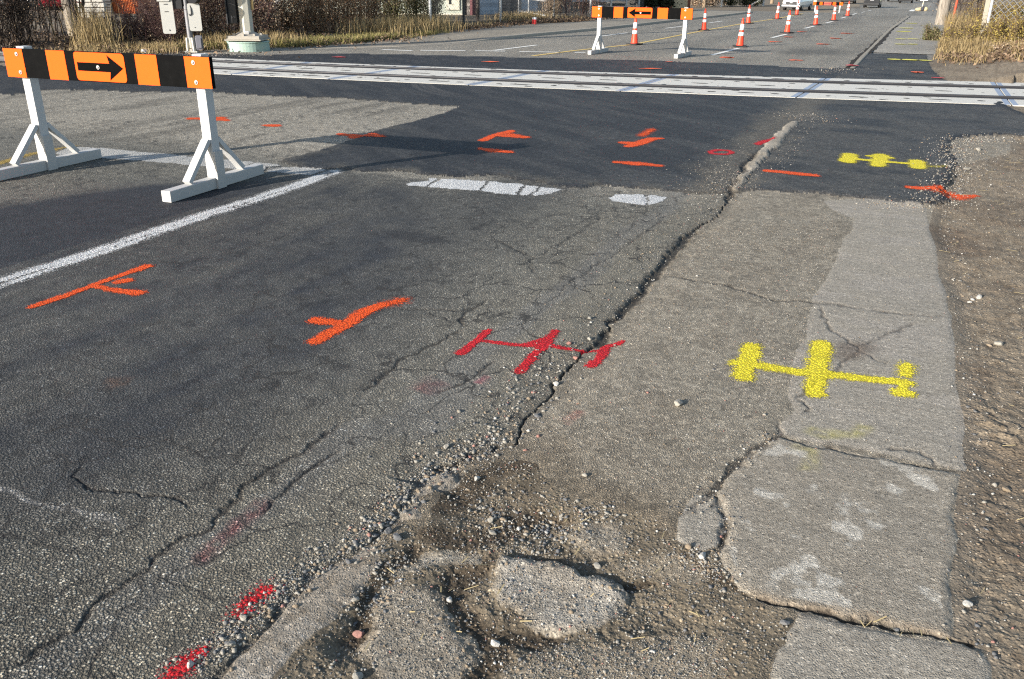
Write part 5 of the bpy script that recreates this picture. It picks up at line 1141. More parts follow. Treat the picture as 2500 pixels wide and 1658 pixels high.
#==PART5==
# ------------------------------------------------------------------ plants
def veg_mat(name, cols, rough=0.8):
    m, nt, b = new_mat(name); t = NT(nt)
    g = nt.nodes.new('ShaderNodeNewGeometry'); n = len(cols)
    c = t.ramp(g.outputs['Random Per Island'], [(k/(n-1), cc) for k, cc in enumerate(cols)])
    t.put(b.inputs['Base Color'], t.mix(1.0, c, t.ramp(t.noise(6, 3), [(0.3, 0.7), (0.6, 1.1), (0.8, 1.2)]), 'MULTIPLY'))
    b.inputs['Roughness'].default_value = rough; b.inputs['Specular IOR Level'].default_value = 0.2
    return m
def tubes(polys, sides=3):
    """list of (points (k,3), radii (k,)) -> V, F"""
    V, F, b = [], [], 0
    for P, r in polys:
        P = np.asarray(P); k = len(P); d = np.gradient(P, axis=0); d /= np.linalg.norm(d, axis=1)[:, None]+1e-9
        ref = np.array([0.31, 0.95, 0.1]); u = np.cross(d, ref); u /= np.linalg.norm(u, axis=1)[:, None]+1e-9; w_ = np.cross(d, u)
        a = np.arange(sides)*2*math.pi/sides
        ring = P[:, None]+np.asarray(r)[:, None, None]*(u[:, None]*np.cos(a)[None, :, None]+w_[:, None]*np.sin(a)[None, :, None])
        V.append(ring.reshape(-1, 3))
        i = np.arange(k-1)[:, None]*sides+np.arange(sides)[None]; j = np.arange(k-1)[:, None]*sides+(np.arange(sides)[None]+1) % sides
        F.append((np.stack([i, j, j+sides, i+sides], 2)+b).reshape(-1, 4)); b += k*sides
    return np.concatenate(V), np.concatenate(F)
def grow(rs, base, d, L, r, n=5, curl=0.25, up=0.15):
    P = [np.array(base, float)]; d = np.array(d, float); d /= np.linalg.norm(d)
    for _ in range(n-1):
        d = d+rs.normal(0, curl, 3)*0.6+np.array([0, 0, up]); d /= np.linalg.norm(d); P.append(P[-1]+d*L/(n-1))
    return np.array(P), np.linspace(r, r*0.35, n)
def leaf_quads(rs, P, size, up=0.0):
    n = len(P); a = rs.normal(0, 1, (n, 3)); a[:, 2] *= 0.7; a /= np.linalg.norm(a, axis=1)[:, None]; b = np.cross(a, rs.normal(0, 1, (n, 3))); b /= np.linalg.norm(b, axis=1)[:, None]+1e-9
    s = size*rs.uniform(.6, 1.3, n)[:, None]
    V = np.stack([P-a*s, P+b*s*0.45, P+a*s, P-b*s*0.45], 1).reshape(-1, 3)
    return V, np.arange(4*n).reshape(n, 4)
def shrub(name, loc, h, spread, label, wood, leafm=None, stems=16, leaves=0, leafsize=0.03, seed=0, twig=1.0, group='roadside shrubs', cat='shrub', low=0.1, r0=0.012):
    rs = np.random.RandomState(seed); t = empty(name, (*loc, ground_at(*loc)-0.05), rs.uniform(0, 6.28), label, cat, group)
    polys, tips = [], []
    for _ in range(stems):
        a = rs.uniform(0, 6.28); lean = rs.uniform(0.05, 1.0)*spread/h
        P, r = grow(rs, (rs.normal(0, .18*spread), rs.normal(0, .18*spread), 0), (math.cos(a)*lean, math.sin(a)*lean, 1), h*rs.uniform(.75, 1.25), r0*rs.uniform(.6, 1.3), 7, 0.13, 0.05); polys.append((P, r))
        for _ in range(int(7*twig)):
            q_ = rs.uniform(0.15, 0.97)*(len(P)-1); i = int(q_); f = q_-i; bp = P[i]*(1-f)+P[min(i+1, len(P)-1)]*f
            a2 = rs.uniform(0, 6.28); P2, r2 = grow(rs, bp, (math.cos(a2), math.sin(a2), rs.uniform(0.2, 1.3)), h*rs.uniform(.12, .38), r[i]*0.6, 5, 0.25, 0.05); polys.append((P2, r2)); tips.append(P2)
            for _ in range(int(4*twig)):
                k = rs.randint(1, 4); a3 = rs.uniform(0, 6.28); P3, r3 = grow(rs, P2[k], (math.cos(a3), math.sin(a3), rs.uniform(0, 1.0)), h*rs.uniform(.05, .16), 0.0035, 3, 0.3, 0.05); polys.append((P3, r3)); tips.append(P3)
    V, F = tubes(polys); np_mesh('stems', V, F, wood, t)
    if leaves:
        tp = np.concatenate(tips); P = tp[rs.randint(0, len(tp), leaves)]+rs.normal(0, 0.03+0.03*spread, (leaves, 3)); P[:, 2] = np.where(rs.uniform(0, 1, leaves) < 0.55, P[:, 2]*rs.uniform(0.15, 1, leaves), P[:, 2]); P[:, 2] = np.maximum(P[:, 2], low*rs.uniform(0.3, 1.2, leaves))
        V, F = leaf_quads(rs, P, leafsize); np_mesh('leaves', V, F, leafm, t)
    return t
def ground_at(x, y):
    return height(x, y) if math.hypot(x, y) < 200 else float(hfar(y))
def blades(P, h, lean=0.35, wd=0.004, seed=0, hv=0.4):
    """grass blades: bent two-piece strips"""
    rs = np.random.RandomState(seed); n = len(P); z0 = heights(P)
    a = rs.uniform(0, 6.28, n); hh = np.asarray(h)*rs.uniform(1-hv, 1+hv, n); ln = hh*rs.uniform(0.05, lean, n); w_ = wd*rs.uniform(.6, 1.4, n)
    b = a+math.pi/2+rs.normal(0, .4, n); wx, wy = np.cos(b)*w_, np.sin(b)*w_; dx, dy = np.cos(a)*ln, np.sin(a)*ln
    x, y = P[:, 0], P[:, 1]
    V = np.stack([np.c_[x-wx, y-wy, z0], np.c_[x+wx, y+wy, z0], np.c_[x+dx*.4+wx*.8, y+dy*.4+wy*.8, z0+hh*.6], np.c_[x+dx*.4-wx*.8, y+dy*.4-wy*.8, z0+hh*.6],
                  np.c_[x+dx*1.1+wx*.2, y+dy*1.1+wy*.2, z0+hh*(1-.25*ln/hh)], np.c_[x+dx*1.1-wx*.2, y+dy*1.1-wy*.2, z0+hh*(1-.25*ln/hh)]], 1).reshape(-1, 3)
    i = np.arange(n)[:, None]*6; F = np.concatenate([i+np.array([[0, 1, 2, 3]]), i+np.array([[3, 2, 4, 5]])])
    return V, F
dark_wood = veg_mat('dark_twigs', [(0.02, 0.016, 0.014), (0.045, 0.034, 0.03), (0.11, 0.085, 0.07), (0.035, 0.026, 0.026)])
plum_wood = veg_mat('plum_twigs', [(0.07, 0.036, 0.036), (0.12, 0.065, 0.06), (0.2, 0.13, 0.11), (0.055, 0.032, 0.032)])
tan_wood = veg_mat('tan_twigs', [(0.1, 0.07, 0.045), (0.2, 0.14, 0.09), (0.28, 0.21, 0.14), (0.07, 0.045, 0.03)])
brown_leaf = veg_mat('brown_leaves', [(0.11, 0.055, 0.035), (0.2, 0.12, 0.07), (0.38, 0.29, 0.19), (0.09, 0.05, 0.035), (0.5, 0.42, 0.31)])
red_leaf = veg_mat('rusty_leaves', [(0.15, 0.07, 0.04), (0.25, 0.13, 0.065), (0.38, 0.25, 0.14), (0.1, 0.05, 0.035), (0.5, 0.42, 0.3)])
olive_leaf = veg_mat('olive_leaves', [(0.05, 0.055, 0.02), (0.1, 0.1, 0.035), (0.16, 0.15, 0.06), (0.05, 0.045, 0.02), (0.3, 0.27, 0.15)])
dark_leaf = veg_mat('dark_evergreen', [(0.015, 0.022, 0.012), (0.03, 0.04, 0.02), (0.055, 0.06, 0.03), (0.02, 0.022, 0.015)])
gold_leaf = veg_mat('golden_leaves', [(0.16, 0.1, 0.03), (0.27, 0.2, 0.045), (0.36, 0.29, 0.075), (0.12, 0.09, 0.03), (0.09, 0.055, 0.028), (0.2, 0.15, 0.06)])
blond = veg_mat('blond_grass', [(0.22, 0.16, 0.075), (0.36, 0.27, 0.13), (0.45, 0.35, 0.19), (0.17, 0.11, 0.05)])
straw_grass = veg_mat('straw_grass', [(0.14, 0.1, 0.045), (0.24, 0.175, 0.085), (0.32, 0.245, 0.125), (0.1, 0.065, 0.032)])
lowgrass = veg_mat('verge_grass', [(0.2, 0.17, 0.06), (0.33, 0.27, 0.1), (0.17, 0.18, 0.05), (0.36, 0.28, 0.14), (0.12, 0.13, 0.04)])
litter = veg_mat('leaf_litter', [(0.07, 0.045, 0.03), (0.15, 0.1, 0.065), (0.24, 0.17, 0.11), (0.05, 0.035, 0.028)])
sd = 100
GA_ = 'bare dark thicket beside the tracks'
for (u, v, h, sp, lb, st_) in ((-60, 128, 2.4, 1.1, 'bare dark shrub at the far left edge of the thicket', 20), (15, 122, 2.3, 1.0, 'bare dark shrub with upright stems left of the leaning trunk', 20), (80, 120, 2.5, 1.1, 'bare tangled dark shrub just left of the leaning trunk', 22),
        (-20, 100, 2.9, 1.2, 'second row dark shrub at the left edge behind the thicket', 20), (60, 96, 2.9, 1.2, 'dark shrub behind the tangled one, left of the red thing', 20), (128, 110, 2.2, 0.9, 'bare shrub leaning left at the foot of the leaning trunk', 14), (-90, 105, 3, 1.3, 'outermost dark shrub at the left edge', 18)):
    sd += 1; shrub('shrub', G(u, v), h, sp, lb, dark_wood, brown_leaf, st_+6, 1500, 0.02, sd, 1.3, GA_)
sd += 1; shrub('shrub', G(203, 104), 2.6, 0.5, 'black forked bare stem right of the leaning trunk', dark_wood, None, 5, 0, 0.02, sd, 0.9, GA_, r0=0.035)
GB_ = 'plum brown twiggy shrubs left of the signal post'
for (u, v, h, sp, lb) in ((262, 112, 0.8, 0.9, 'plum brown twiggy shrub just right of the blond grass clump'), (315, 110, 0.75, 0.9, 'plum brown twiggy shrub below the orange container'), (365, 112, 0.95, 0.9, 'plum brown twiggy shrub midway to the signal post'), (405, 116, 1.3, 0.9, 'plum brown twiggy shrub touching the signal post'),
        (375, 92, 1.5, 1.1, 'taller plum shrub behind the row, right of the orange container'), (425, 96, 2.6, 1.1, 'taller plum shrub behind the signal post')):
    sd += 1; shrub('shrub', G(u, v), h, sp, lb, plum_wood, brown_leaf, 28, 700, 0.02, sd, 1.35, GB_)
GC_ = 'brown leafy shrubs behind the masts'
for (u, v, h, sp, lb) in ((470, 108, 1.8, 0.9, 'brown leafy shrub directly behind the signal post'), (520, 104, 2.1, 0.9, 'brown leafy shrub between the two masts'), (565, 98, 2.4, 1.0, 'brown leafy shrub behind the thick beige mast'), (625, 104, 1.9, 0.95, 'brown leafy shrub just right of the thick beige mast'), (660, 96, 2.2, 1.0, 'second brown leafy shrub right of the thick beige mast'), (500, 84, 2.8, 1.2, 'tall brown shrub behind the two masts'), (610, 82, 2.7, 1.2, 'tall brown shrub in the second row right of the mast')):
    sd += 1; shrub('shrub', G(u, v), h, sp, lb, plum_wood, brown_leaf, 24, 4200, 0.026, sd, 1.2, GC_)
GD_ = 'rusty leafy shrubs along the verge'
for (u, v, h, sp, lb) in ((715, 96, 1.15, 0.8, 'low thin rusty shrub above the dark bags'), (770, 94, 1.3, 0.8, 'rusty shrub right above the dark bags'), (815, 90, 1.7, 0.9, 'rusty shrub right of the dark bags'), (860, 86, 1.9, 0.95, 'dense rusty shrub in the middle of the verge'), (905, 82, 2.0, 1.0, 'dense rusty shrub left of the olive bush'), (850, 66, 2.9, 1.2, 'tall rusty shrub in the second row'), (760, 74, 1.5, 0.9, 'grey brown shrub in the second row above the bags'), (800, 64, 2.6, 1.2, 'second row rusty shrub left of the tallest one'), (905, 60, 2.8, 1.2, 'second row rusty shrub behind the olive bushes'), (720, 62, 2.2, 1.2, 'second row rusty shrub above the low thin one')):
    sd += 1; shrub('shrub', G(u, v), h, sp, lb, tan_wood, red_leaf, 24, 3800, 0.026, sd, 1.15, GD_)
GE_ = 'olive leafy bushes left of the chain link fence'
for (u, v, h, sp, lb) in ((955, 74, 2.1, 1.0, 'olive leafy bush nearest the rusty shrubs'), (1005, 70, 2.2, 1.0, 'olive leafy bush in the middle of the olive group'), (1052, 66, 2.0, 0.8, 'olive leafy bush touching the chain link fence'), (960, 55, 3.0, 1.2, 'tall olive bush behind the olive group')):
    sd += 1; shrub('shrub', G(u, v), h, sp, lb, tan_wood, olive_leaf, 22, 5200, 0.032, sd, 1.1, GE_)
for (u, v, h, sp, wd_, lf, lb, nl) in ((1340, 50, 1.7, 0.6, tan_wood, brown_leaf, 'pale tan dry bush beside the open gate', 1600), (1385, 49, 2.0, 0.75, plum_wood, brown_leaf, 'dark twiggy bush left of the far striped barricade', 500), (1425, 47, 2.1, 0.75, plum_wood, brown_leaf, 'dark twiggy bush behind the left end of the far barricade board', 500), (1450, 40, 1.8, 0.7, plum_wood, brown_leaf, 'dark twiggy bush behind the far barricade board', 400),
        (1360, 44, 1.7, 0.6, tan_wood, brown_leaf, 'second pale tan bush behind the fence corner', 1000), (1575, 27, 1.9, 1.1, dark_wood, dark_leaf, 'very dark bush left of the beige kiosk', 2500), (1610, 26, 1.9, 1.1, dark_wood, dark_leaf, 'very dark bush touching the beige kiosk', 2500), (1700, 21.5, 2.2, 1.7, tan_wood, brown_leaf, 'dry brown bush right of the beige kiosk', 1500), (1735, 21, 2.6, 2.0, tan_wood, brown_leaf, 'dry brown bush right of the distant tree trunk', 1500),
        (1775, 20, 3.2, 2.2, dark_wood, dark_leaf, 'dark green hedge bush left of the white guard post', 3500), (1815, 19, 3.0, 2.2, dark_wood, dark_leaf, 'dark green hedge bush in the middle of the far hedge', 3500), (1840, 18.5, 3.0, 2.0, dark_wood, dark_leaf, 'dark green hedge bush at the right end of the far hedge', 3500)):
    sd += 1; shrub('shrub', G(u, v), h, sp, lb, wd_, lf, 16, nl, 0.03 if v > 30 else 0.09, sd, 0.9, 'shrubs across the road', low=0.3)
# right hand bank
for (u, v, h, sp, lf, lb, nl) in ((2268, 100, 0.75, 0.55, olive_leaf, 'low olive bush at the walkway edge below the wooden pole', 1500), (2330, 118, 0.9, 0.7, gold_leaf, 'golden brown bush in front of the wooden pole', 1300), (2385, 108, 1.0, 0.8, gold_leaf, 'golden bush right of the red marker post', 2000), (2440, 118, 1.05, 0.8, gold_leaf, 'golden bush below the chain link panel', 2200), (2495, 125, 1.15, 0.8, gold_leaf, 'golden bush at the right edge of the bank', 2200),
        (2420, 80, 1.4, 1.0, gold_leaf, 'bright yellow leaved bush under the fence post', 2600), (2480, 82, 1.35, 1.0, gold_leaf, 'bright yellow leaved bush at the right edge under the fence', 2600), (2370, 70, 1.5, 1.0, gold_leaf, 'yellow bush behind the red marker post', 1800), (2560, 110, 1.3, 1.0, gold_leaf, 'golden bush just past the right edge', 1800), (2440, 150, 0.45, 0.5, brown_leaf, 'low brown bush at the foot of the bank', 900), (2530, 160, 0.5, 0.6, brown_leaf, 'low brown bush at the right foot of the bank', 900)):
    sd += 1; h *= 0.62; shrub('shrub', G(u, v), h, sp, lb, tan_wood, lf, 22, int(nl*1.3), 0.027, sd, 1.1, 'autumn bushes on the right bank')
for (u, v, h, lb) in ((2345, 50, 3.2, 'bare grey brown shrub behind the red marker post'), (2395, 46, 3.4, 'bare dark shrub left of the chain link post'), (2300, 42, 3.0, 'bare shrub right behind the wooden pole')):
    sd += 1; shrub('shrub', G(u, v), h, 1.3, lb, dark_wood, brown_leaf, 24, 600, 0.03, sd, 1.0, 'autumn bushes on the right bank')
# small tree by the fence
def tree(loc, h, label, seed, wood, r0=0.07, leaves=120):
    rs = np.random.RandomState(seed); t = empty('tree', (*loc, ground_at(*loc)-0.1), 0, label, 'tree')
    P, r = grow(rs, (0, 0, 0), (0.03, 0, 1), h, r0, 9, 0.05, 0.06); V, F = tubes([(P, r)], 8); np_mesh('trunk', V, F, wood, t, True)
    polys, tips = [], []
    for k in range(26):
        q_ = rs.uniform(0.3, 0.98)*(len(P)-1); i = int(q_); a = rs.uniform(0, 6.28); P2, r2 = grow(rs, P[i]+(P[min(i+1, 8)]-P[i])*(q_-i), (math.cos(a), math.sin(a), rs.uniform(0.1, .9)), h*rs.uniform(.15, .4), r[i]*0.42, 7, 0.16, 0.0); polys.append((P2, r2))
        for _ in range(7):
            j = rs.randint(2, 7); a = rs.uniform(0, 6.28); P3, r3 = grow(rs, P2[j], (math.cos(a), math.sin(a), rs.uniform(-.3, .8)), h*rs.uniform(.06, .16), 0.008, 4, 0.2, 0); polys.append((P3, r3)); tips.append(P3)
    V, F = tubes(polys); np_mesh('crown', V, F, wood, t)
    if leaves:
        tp = np.concatenate(tips); V, F = leaf_quads(rs, tp[rs.randint(0, len(tp), leaves)]+rs.normal(0, .03, (leaves, 3)), 0.05); np_mesh('leaves', V, F, brown_leaf, t)
    return t
tree(G(1166, 61), 3.6, 'small bare dark tree in front of the pale blue doors', 31, dark_wood, 0.075)
tree(G(1718, 22), 7.0, 'distant slim tree trunk right of the beige kiosk', 32, tan_wood, 0.22, 600); tree(G(1884, 12), 7.0, 'distant brown trunk on the dry lawn left of the white van', 33, tan_wood, 0.26, 600)
# leaning pole in the thicket
lp = G(186, 103); LP = pole(lp, 7.0, 0.17, 0.11, (R(-2), R(-5)), 'weathered wooden pole leaning left in the bare thicket', 'leaning_pole')
# grass masses
def lineg(pts, n, sp): return along(ZF(*pts), n, sp)
rg = np.random.RandomState(9)
def wob(P, a, seed): return P[rg.uniform(0, 1, len(P)) < ss(0.35-a, 0.65-a, fbm(P[:, 0]*1.6, P[:, 1]*1.6, 3, seed))]
verge = wob(lineg([(470, 124), (560, 122), (650, 117), (720, 113), (800, 108), (860, 104), (930, 98), (1000, 92), (1060, 86)], 15000, 0.42), 0.15, 500); verge = verge[verge[:, 0] < np.interp(verge[:, 1], GLA[:, 1], GLA[:, 0])+0.25*fbm(verge[:, 0]*3, verge[:, 1]*3, 3, 502)-0.1]
V, F = blades(verge, 0.17, 0.9, 0.006, 3); o = np_mesh('verge_grass', V, F, lowgrass); tag(o, 'short yellow green grass along the edge of the far pavement', 'grass', kind='stuff')
clump = np.concatenate([along(ZF((212, 124), (255, 124)), 1500, 0.22), along(ZF((225, 120), (245, 116)), 700, 0.2)])
clump = clump[::5]; V, F = blades(clump, 0.8, 0.4, 0.005, 4, 0.4); V2, F2 = blades(wob(lineg([(90, 136), (200, 130), (300, 128), (380, 128), (430, 124)], 3200, 0.35), 0.1, 503), 0.2, 0.9, 0.005, 5)
V3, F3 = blades(wob(lineg([(480, 118), (530, 116), (640, 113), (700, 110)], 1800, 0.35), 0.1, 504), 0.28, 0.6, 0.005, 6); V4, F4 = blades(wob(lineg([(880, 94), (940, 92), (1000, 86), (1050, 82), (1075, 80)], 3600, 0.4), 0.15, 505), 0.45, 0.45, 0.006, 7)
V5, F5 = blades(lineg([(1222, 60), (1250, 57), (1290, 55), (1310, 53)], 900, 0.25), 0.26, 0.4, 0.007, 8); V6, F6 = blades(wob(lineg([(1090, 78), (1160, 70), (1230, 63), (1330, 55), (1420, 52)], 900, 0.3), 0.1, 506), 0.2, 0.6, 0.007, 9)
Vs, Fs, b_ = [], [], 0
for v_, f_ in ((V, F), (V2, F2), (V3, F3), (V4, F4), (V5, F5), (V6, F6)): Vs.append(v_); Fs.append(f_+b_); b_ += len(v_)
o = np_mesh('dry_grass', np.concatenate(Vs), np.concatenate(Fs), blond); tag(o, 'tall blond dry grass among the shrubs across the road', 'grass', kind='stuff')
front = [(2242, 95), (2252, 112), (2268, 125), (2300, 137), (2360, 148), (2430, 160), (2520, 172)]
Vs, Fs, b_ = [], [], 0
for pts, n, sp, h, ln, seed in ((front, 2800, 0.4, 0.12, 1.0, 10), ([(2258, 105), (2275, 115), (2310, 125), (2350, 130), (2390, 134)], 1900, 0.45, 0.3, 0.7, 11), ([(2262, 70), (2285, 80), (2310, 95)], 1800, 0.4, 0.6, 0.4, 12), ([(2400, 138), (2460, 148), (2540, 155)], 1500, 0.5, 0.2, 0.9, 13), ([(2330, 80), (2420, 95), (2520, 100)], 1200, 0.8, 0.4, 0.5, 14)):
    P = wob(lineg(pts, n, sp), 0.2, 510+seed); P = P[P[:, 0] > np.interp(P[:, 1], DA[:, 1], DA[:, 0])+0.05]
    v_, f_ = blades(P, h, ln, 0.007, seed); Vs.append(v_); Fs.append(f_+b_); b_ += len(v_)
o = np_mesh('dry_grass', np.concatenate(Vs), np.concatenate(Fs), straw_grass); tag(o, 'tall blond dry grass on the right bank around the wooden pole', 'grass', kind='stuff')
P = np.concatenate([lineg([(1085, 84), (1130, 78), (1200, 70), (1260, 64), (1330, 58), (1420, 54), (1480, 50)], 5000, 0.35), lineg([(2290, 140), (2400, 155), (2520, 172)], 900, 0.4)])
P = P[(P[:, 0] < -5) | (P[:, 0] > np.interp(P[:, 1], DA[:, 1], DA[:, 0])+0.15)]; n_ = len(P); P3 = np.c_[P, heights(P)+0.015+0.12*rg.uniform(0, 1, n_)**2]; V, F = leaf_quads(rg, P3, 0.05); o = np_mesh('fallen_leaves', V, F, litter); tag(o, 'brown fallen leaves heaped along the fence foot and bank', 'leaves', kind='stuff')
P = np.concatenate([lineg([(640, 110), (800, 103), (950, 92)], 2600, 0.9), lineg([(100, 124), (400, 120)], 2600, 1.2), lineg([(400, 112), (700, 104)], 2600, 0.9)])
n_ = len(P); P3 = np.c_[P, heights(P)+0.01+0.15*rg.uniform(0, 1, n_)**2]; V, F = leaf_quads(rg, P3, 0.04); o = np_mesh('fallen_leaves', V, F, litter); tag(o, 'brown leaf litter under the shrubs left of the road', 'leaves', kind='stuff')

# ------------------------------------------------------------------ fences, buildings and things across the road
def hitline(u, v, A, B):
    """where the line of sight meets the upright plane through A and B: share along AB and height"""
    d = FWD*FPX+RGT*(u-1250)-UPV*(v-829); ax, ay = A; ex, ey = B[0]-ax, B[1]-ay
    t = (ax*ey-ay*ex)/(d[0]*ey-d[1]*ex); x, y = d[0]*t, d[1]*t
    return ((x-ax)*ex+(y-ay)*ey)/(ex*ex+ey*ey), CAMH+d[2]*t
galv_w = simple('fence_galvanised', (0.5, 0.5, 0.49), 0.5, 0.1, 20, metal=0.2); post_dark = simple('fence_post_dark', (0.05, 0.05, 0.05), 0.6, 0.2, 20); wire_m = simple('fence_wire', (0.17, 0.17, 0.165), 0.6, 0.1, 20)
def lattice(t, A, B, z0, z1, sp, r, name='mesh', mat=None):
    L = math.hypot(B[0]-A[0], B[1]-A[1]); ux_, uy_ = (B[0]-A[0])/L, (B[1]-A[1])/L; Hh = z1-z0; polys = []
    k = -Hh
    while k < L:
        for s in (1, -1):
            a0, a1 = k, k+Hh; q0, q1 = max(a0, 0), min(a1, L)
            if q1 > q0:
                za, zb = (z0+q0-a0, z0+q1-a0) if s == 1 else (z1-(q0-a0), z1-(q1-a0))
                polys.append(([(A[0]+ux_*q0, A[1]+uy_*q0, za), (A[0]+ux_*q1, A[1]+uy_*q1, zb)], (r, r)))
        k += sp
    V, F = tubes(polys); np_mesh(name, V, F, mat or wire_m, t)
def fence(name, label, A, B, posts, h, sp, r, pr=0.04, rail=True, pm=None, z=0.0):
    t = empty(name, (A[0], A[1], z), 0, label, 'fence'); Bl = (B[0]-A[0], B[1]-A[1])
    for k, f in enumerate(posts):
        m = MB(); x, y = Bl[0]*f, Bl[1]*f; m.cyl((x, y, -0.2), (x, y, h+0.05), pr, n=10); m.build('post', (pm or {}).get(k, galv_w), t)
    if rail:
        m = MB(); m.cyl((0, 0, h), (*Bl, h), 0.022, n=8); m.build('top_rail', galv_w, t)
    lattice(t, (0, 0), Bl, 0.03, h, sp, r); return t
FA, FB = (-15.75, 27.2), (-15.1, 41.2)
ps = [hitline(u, 60, FA, FB)[0] for u in (1132, 1222, 1351)]
fence('chain_link_fence', 'chain link fence with one dark post and pale posts before the pale blue doors', FA, FB, [0.0]+ps+[1.0], 1.9, 0.11, 0.0035, 0.045, True, {1: post_dark}, 0.05)
FA, FB = (-15.1, 41.5), (-15.3, 50.5); ps = [hitline(u, 20, FA, FB)[0] for u in (1445, 1491, 1528, 1559)]
fence('chain_link_fence', 'chain link fence with white posts behind the far striped barricade', FA, FB, [p for p in ps if 0 <= p <= 1.05], 1.9, 0.12, 0.004, 0.06, True, None, 0.1)
ga, gb = G(1266, 46), G(1334, 48); GT = empty('gate', (ga[0], ga[1], 0.1), math.atan2(gb[1]-ga[1], gb[0]-ga[0]), 'white tubular gate sagging open before the second pale blue door', 'gate')
w_ = math.hypot(gb[0]-ga[0], gb[1]-ga[1]); m = MB()
for a, b in (((0, 0, 0.0), (0, 0, 1.9)), ((0.05, 0, 0.22), (w_, 0, 0.06)), ((0.05, 0, 0.78), (w_, 0, 0.66)), ((0.05, 0, 1.6), (w_, 0, 1.5)), ((w_, 0, 0.03), (w_, 0, 1.5)), ((w_*.36, 0, 0.0), (w_*.36, 0, 1.6))): m.cyl(a, b, 0.035, n=8)
m.build('gate_frame', galv_w, GT); lattice(GT, (0, 0), (w_, 0), 0.2, 1.5, 0.13, 0.003)
# buildings
def wall_mat(name, c, row, hz, mort=0.6):
    m, nt, b = new_mat(name); t = NT(nt); br = nt.nodes.new('ShaderNodeTexBrick'); mp = t.scale(t.obj, (1, 1, 1))
    cx = nt.nodes.new('ShaderNodeCombineXYZ'); sx = nt.nodes.new('ShaderNodeSeparateXYZ'); t.put(sx.inputs[0], t.obj); t.put(cx.inputs[0], sx.outputs[0]); t.put(cx.inputs[1], sx.outputs[2])
    t.put(br.inputs['Vector'], cx.outputs[0]); br.inputs['Scale'].default_value = 1.0; br.inputs['Brick Width'].default_value = row; br.inputs['Row Height'].default_value = hz; br.inputs['Mortar Size'].default_value = 0.012
    c = np.array(c); t.put(br.inputs['Color1'], c*0.85); t.put(br.inputs['Color2'], c*1.15); t.put(br.inputs['Mortar'], c*mort)
    t.put(b.inputs['Base Color'], t.mix(1.0, br.outputs[0], t.ramp(t.noise(2, 4, vec=t.obj), [(0.3, 0.8), (0.6, 1.05), (0.8, 1.15)]), 'MULTIPLY')); b.inputs['Roughness'].default_value = 0.85
    return m
brick_grey = wall_mat('grey_brick', (0.19, 0.165, 0.145), 0.4, 0.13); siding_green = wall_mat('pale_green_siding', (0.44, 0.47, 0.4), 6.0, 0.2, 0.85); door_blue = wall_mat('pale_blue_roller_door', (0.42, 0.5, 0.58), 8.0, 0.16, 0.8)
trim_cream = simple('cream_trim', (0.55, 0.52, 0.42), 0.7, 0.06); maroon = simple('maroon_trim', (0.1, 0.025, 0.03), 0.6, 0.15); roof_g = simple('flat_roof_grey', (0.16, 0.16, 0.16), 0.8); dk_glass = simple('dark_opening', (0.02, 0.022, 0.024), 0.3, 0.2)
BA, BB = np.array((-19.0, 36.5)), np.array((-16.9, 47.0)); BL = float(np.hypot(*(BB-BA))); BZ = math.atan2(BB[1]-BA[1], BB[0]-BA[0])
BT = empty('brick_building', (BA[0], BA[1], 0.0), BZ, 'grey brick building with pale blue roller doors behind the chain link fence', 'building')
def onb(u, v): f, z = hitline(u, v, BA, BB); return f*BL, z
m = MB(); m.box((BL/2, 4.0, 1.9), (BL, 8.0, 4.2)); m.build('wall', brick_grey, BT); m = MB(); m.box((BL/2, 4.0, 4.1), (BL+0.4, 8.4, 0.25)); m.build('roof', roof_g, BT)
for (ua, ub) in ((1169, 1216), (1270, 1311)):
    xa, xb = onb(ua, 30)[0], onb(ub, 30)[0]; m = MB(); m.box(((xa+xb)/2, -0.02, 1.55), (xb-xa, 0.05, 2.9)); d_ = m.build('roller_door', door_blue, BT)
    m = MB()
    for x in (xa-0.06, xb+0.06): m.box((x, -0.035, 1.55), (0.12, 0.08, 3.0))
    m.box(((xa+xb)/2, -0.035, 3.1), (xb-xa+0.24, 0.08, 0.12)); m.build('door_frame', simple('door_frame_grey', (0.2, 0.2, 0.2), 0.6), d_)
m = MB(); m.box((0.06, -0.06, 2.0), (0.35, 0.14, 4.0)); m.build('corner_trim', maroon, BT)
GA2, GB2 = np.array((-27.0, 33.2)), np.array((-19.35, 36.4)); GLn = float(np.hypot(*(GB2-GA2)))
GT2 = empty('green_building', (GA2[0], GA2[1], 0.0), math.atan2(GB2[1]-GA2[1], GB2[0]-GA2[0]), 'pale green sided building with a cream framed opening left of the brick building', 'building')
m = MB(); m.box((GLn/2, 3.0, 1.8), (GLn, 6.0, 3.8)); m.build('wall', siding_green, GT2); m = MB(); m.box((GLn/2, 3.0, 3.75), (GLn+0.5, 6.5, 0.2)); m.build('roof', roof_g, GT2)
m = MB(); m.box((GLn/2, -0.02, 0.1), (GLn, 0.06, 0.25)); m.build('base_trim', trim_cream, GT2)
f0, f1 = hitline(1090, 10, GA2, GB2), hitline(1122, 10, GA2, GB2); z0 = hitline(1105, 24, GA2, GB2)[1]
m = MB(); m.box(((f0[0]+f1[0])/2*GLn, -0.03, z0+0.55), ((f1[0]-f0[0])*GLn, 0.08, 1.1)); wf = m.build('window_frame', trim_cream, GT2)
m = MB(); zz = z0+0.25; xa = (f0[0]*0.72+f1[0]*0.28)*GLn; m.box((xa, -0.08, zz+0.16), (0.09, 0.03, 0.34)); m.box((xa+0.2, -0.08, zz+0.33), (0.45, 0.03, 0.06)); m.build('bracket', dk_glass, wf)
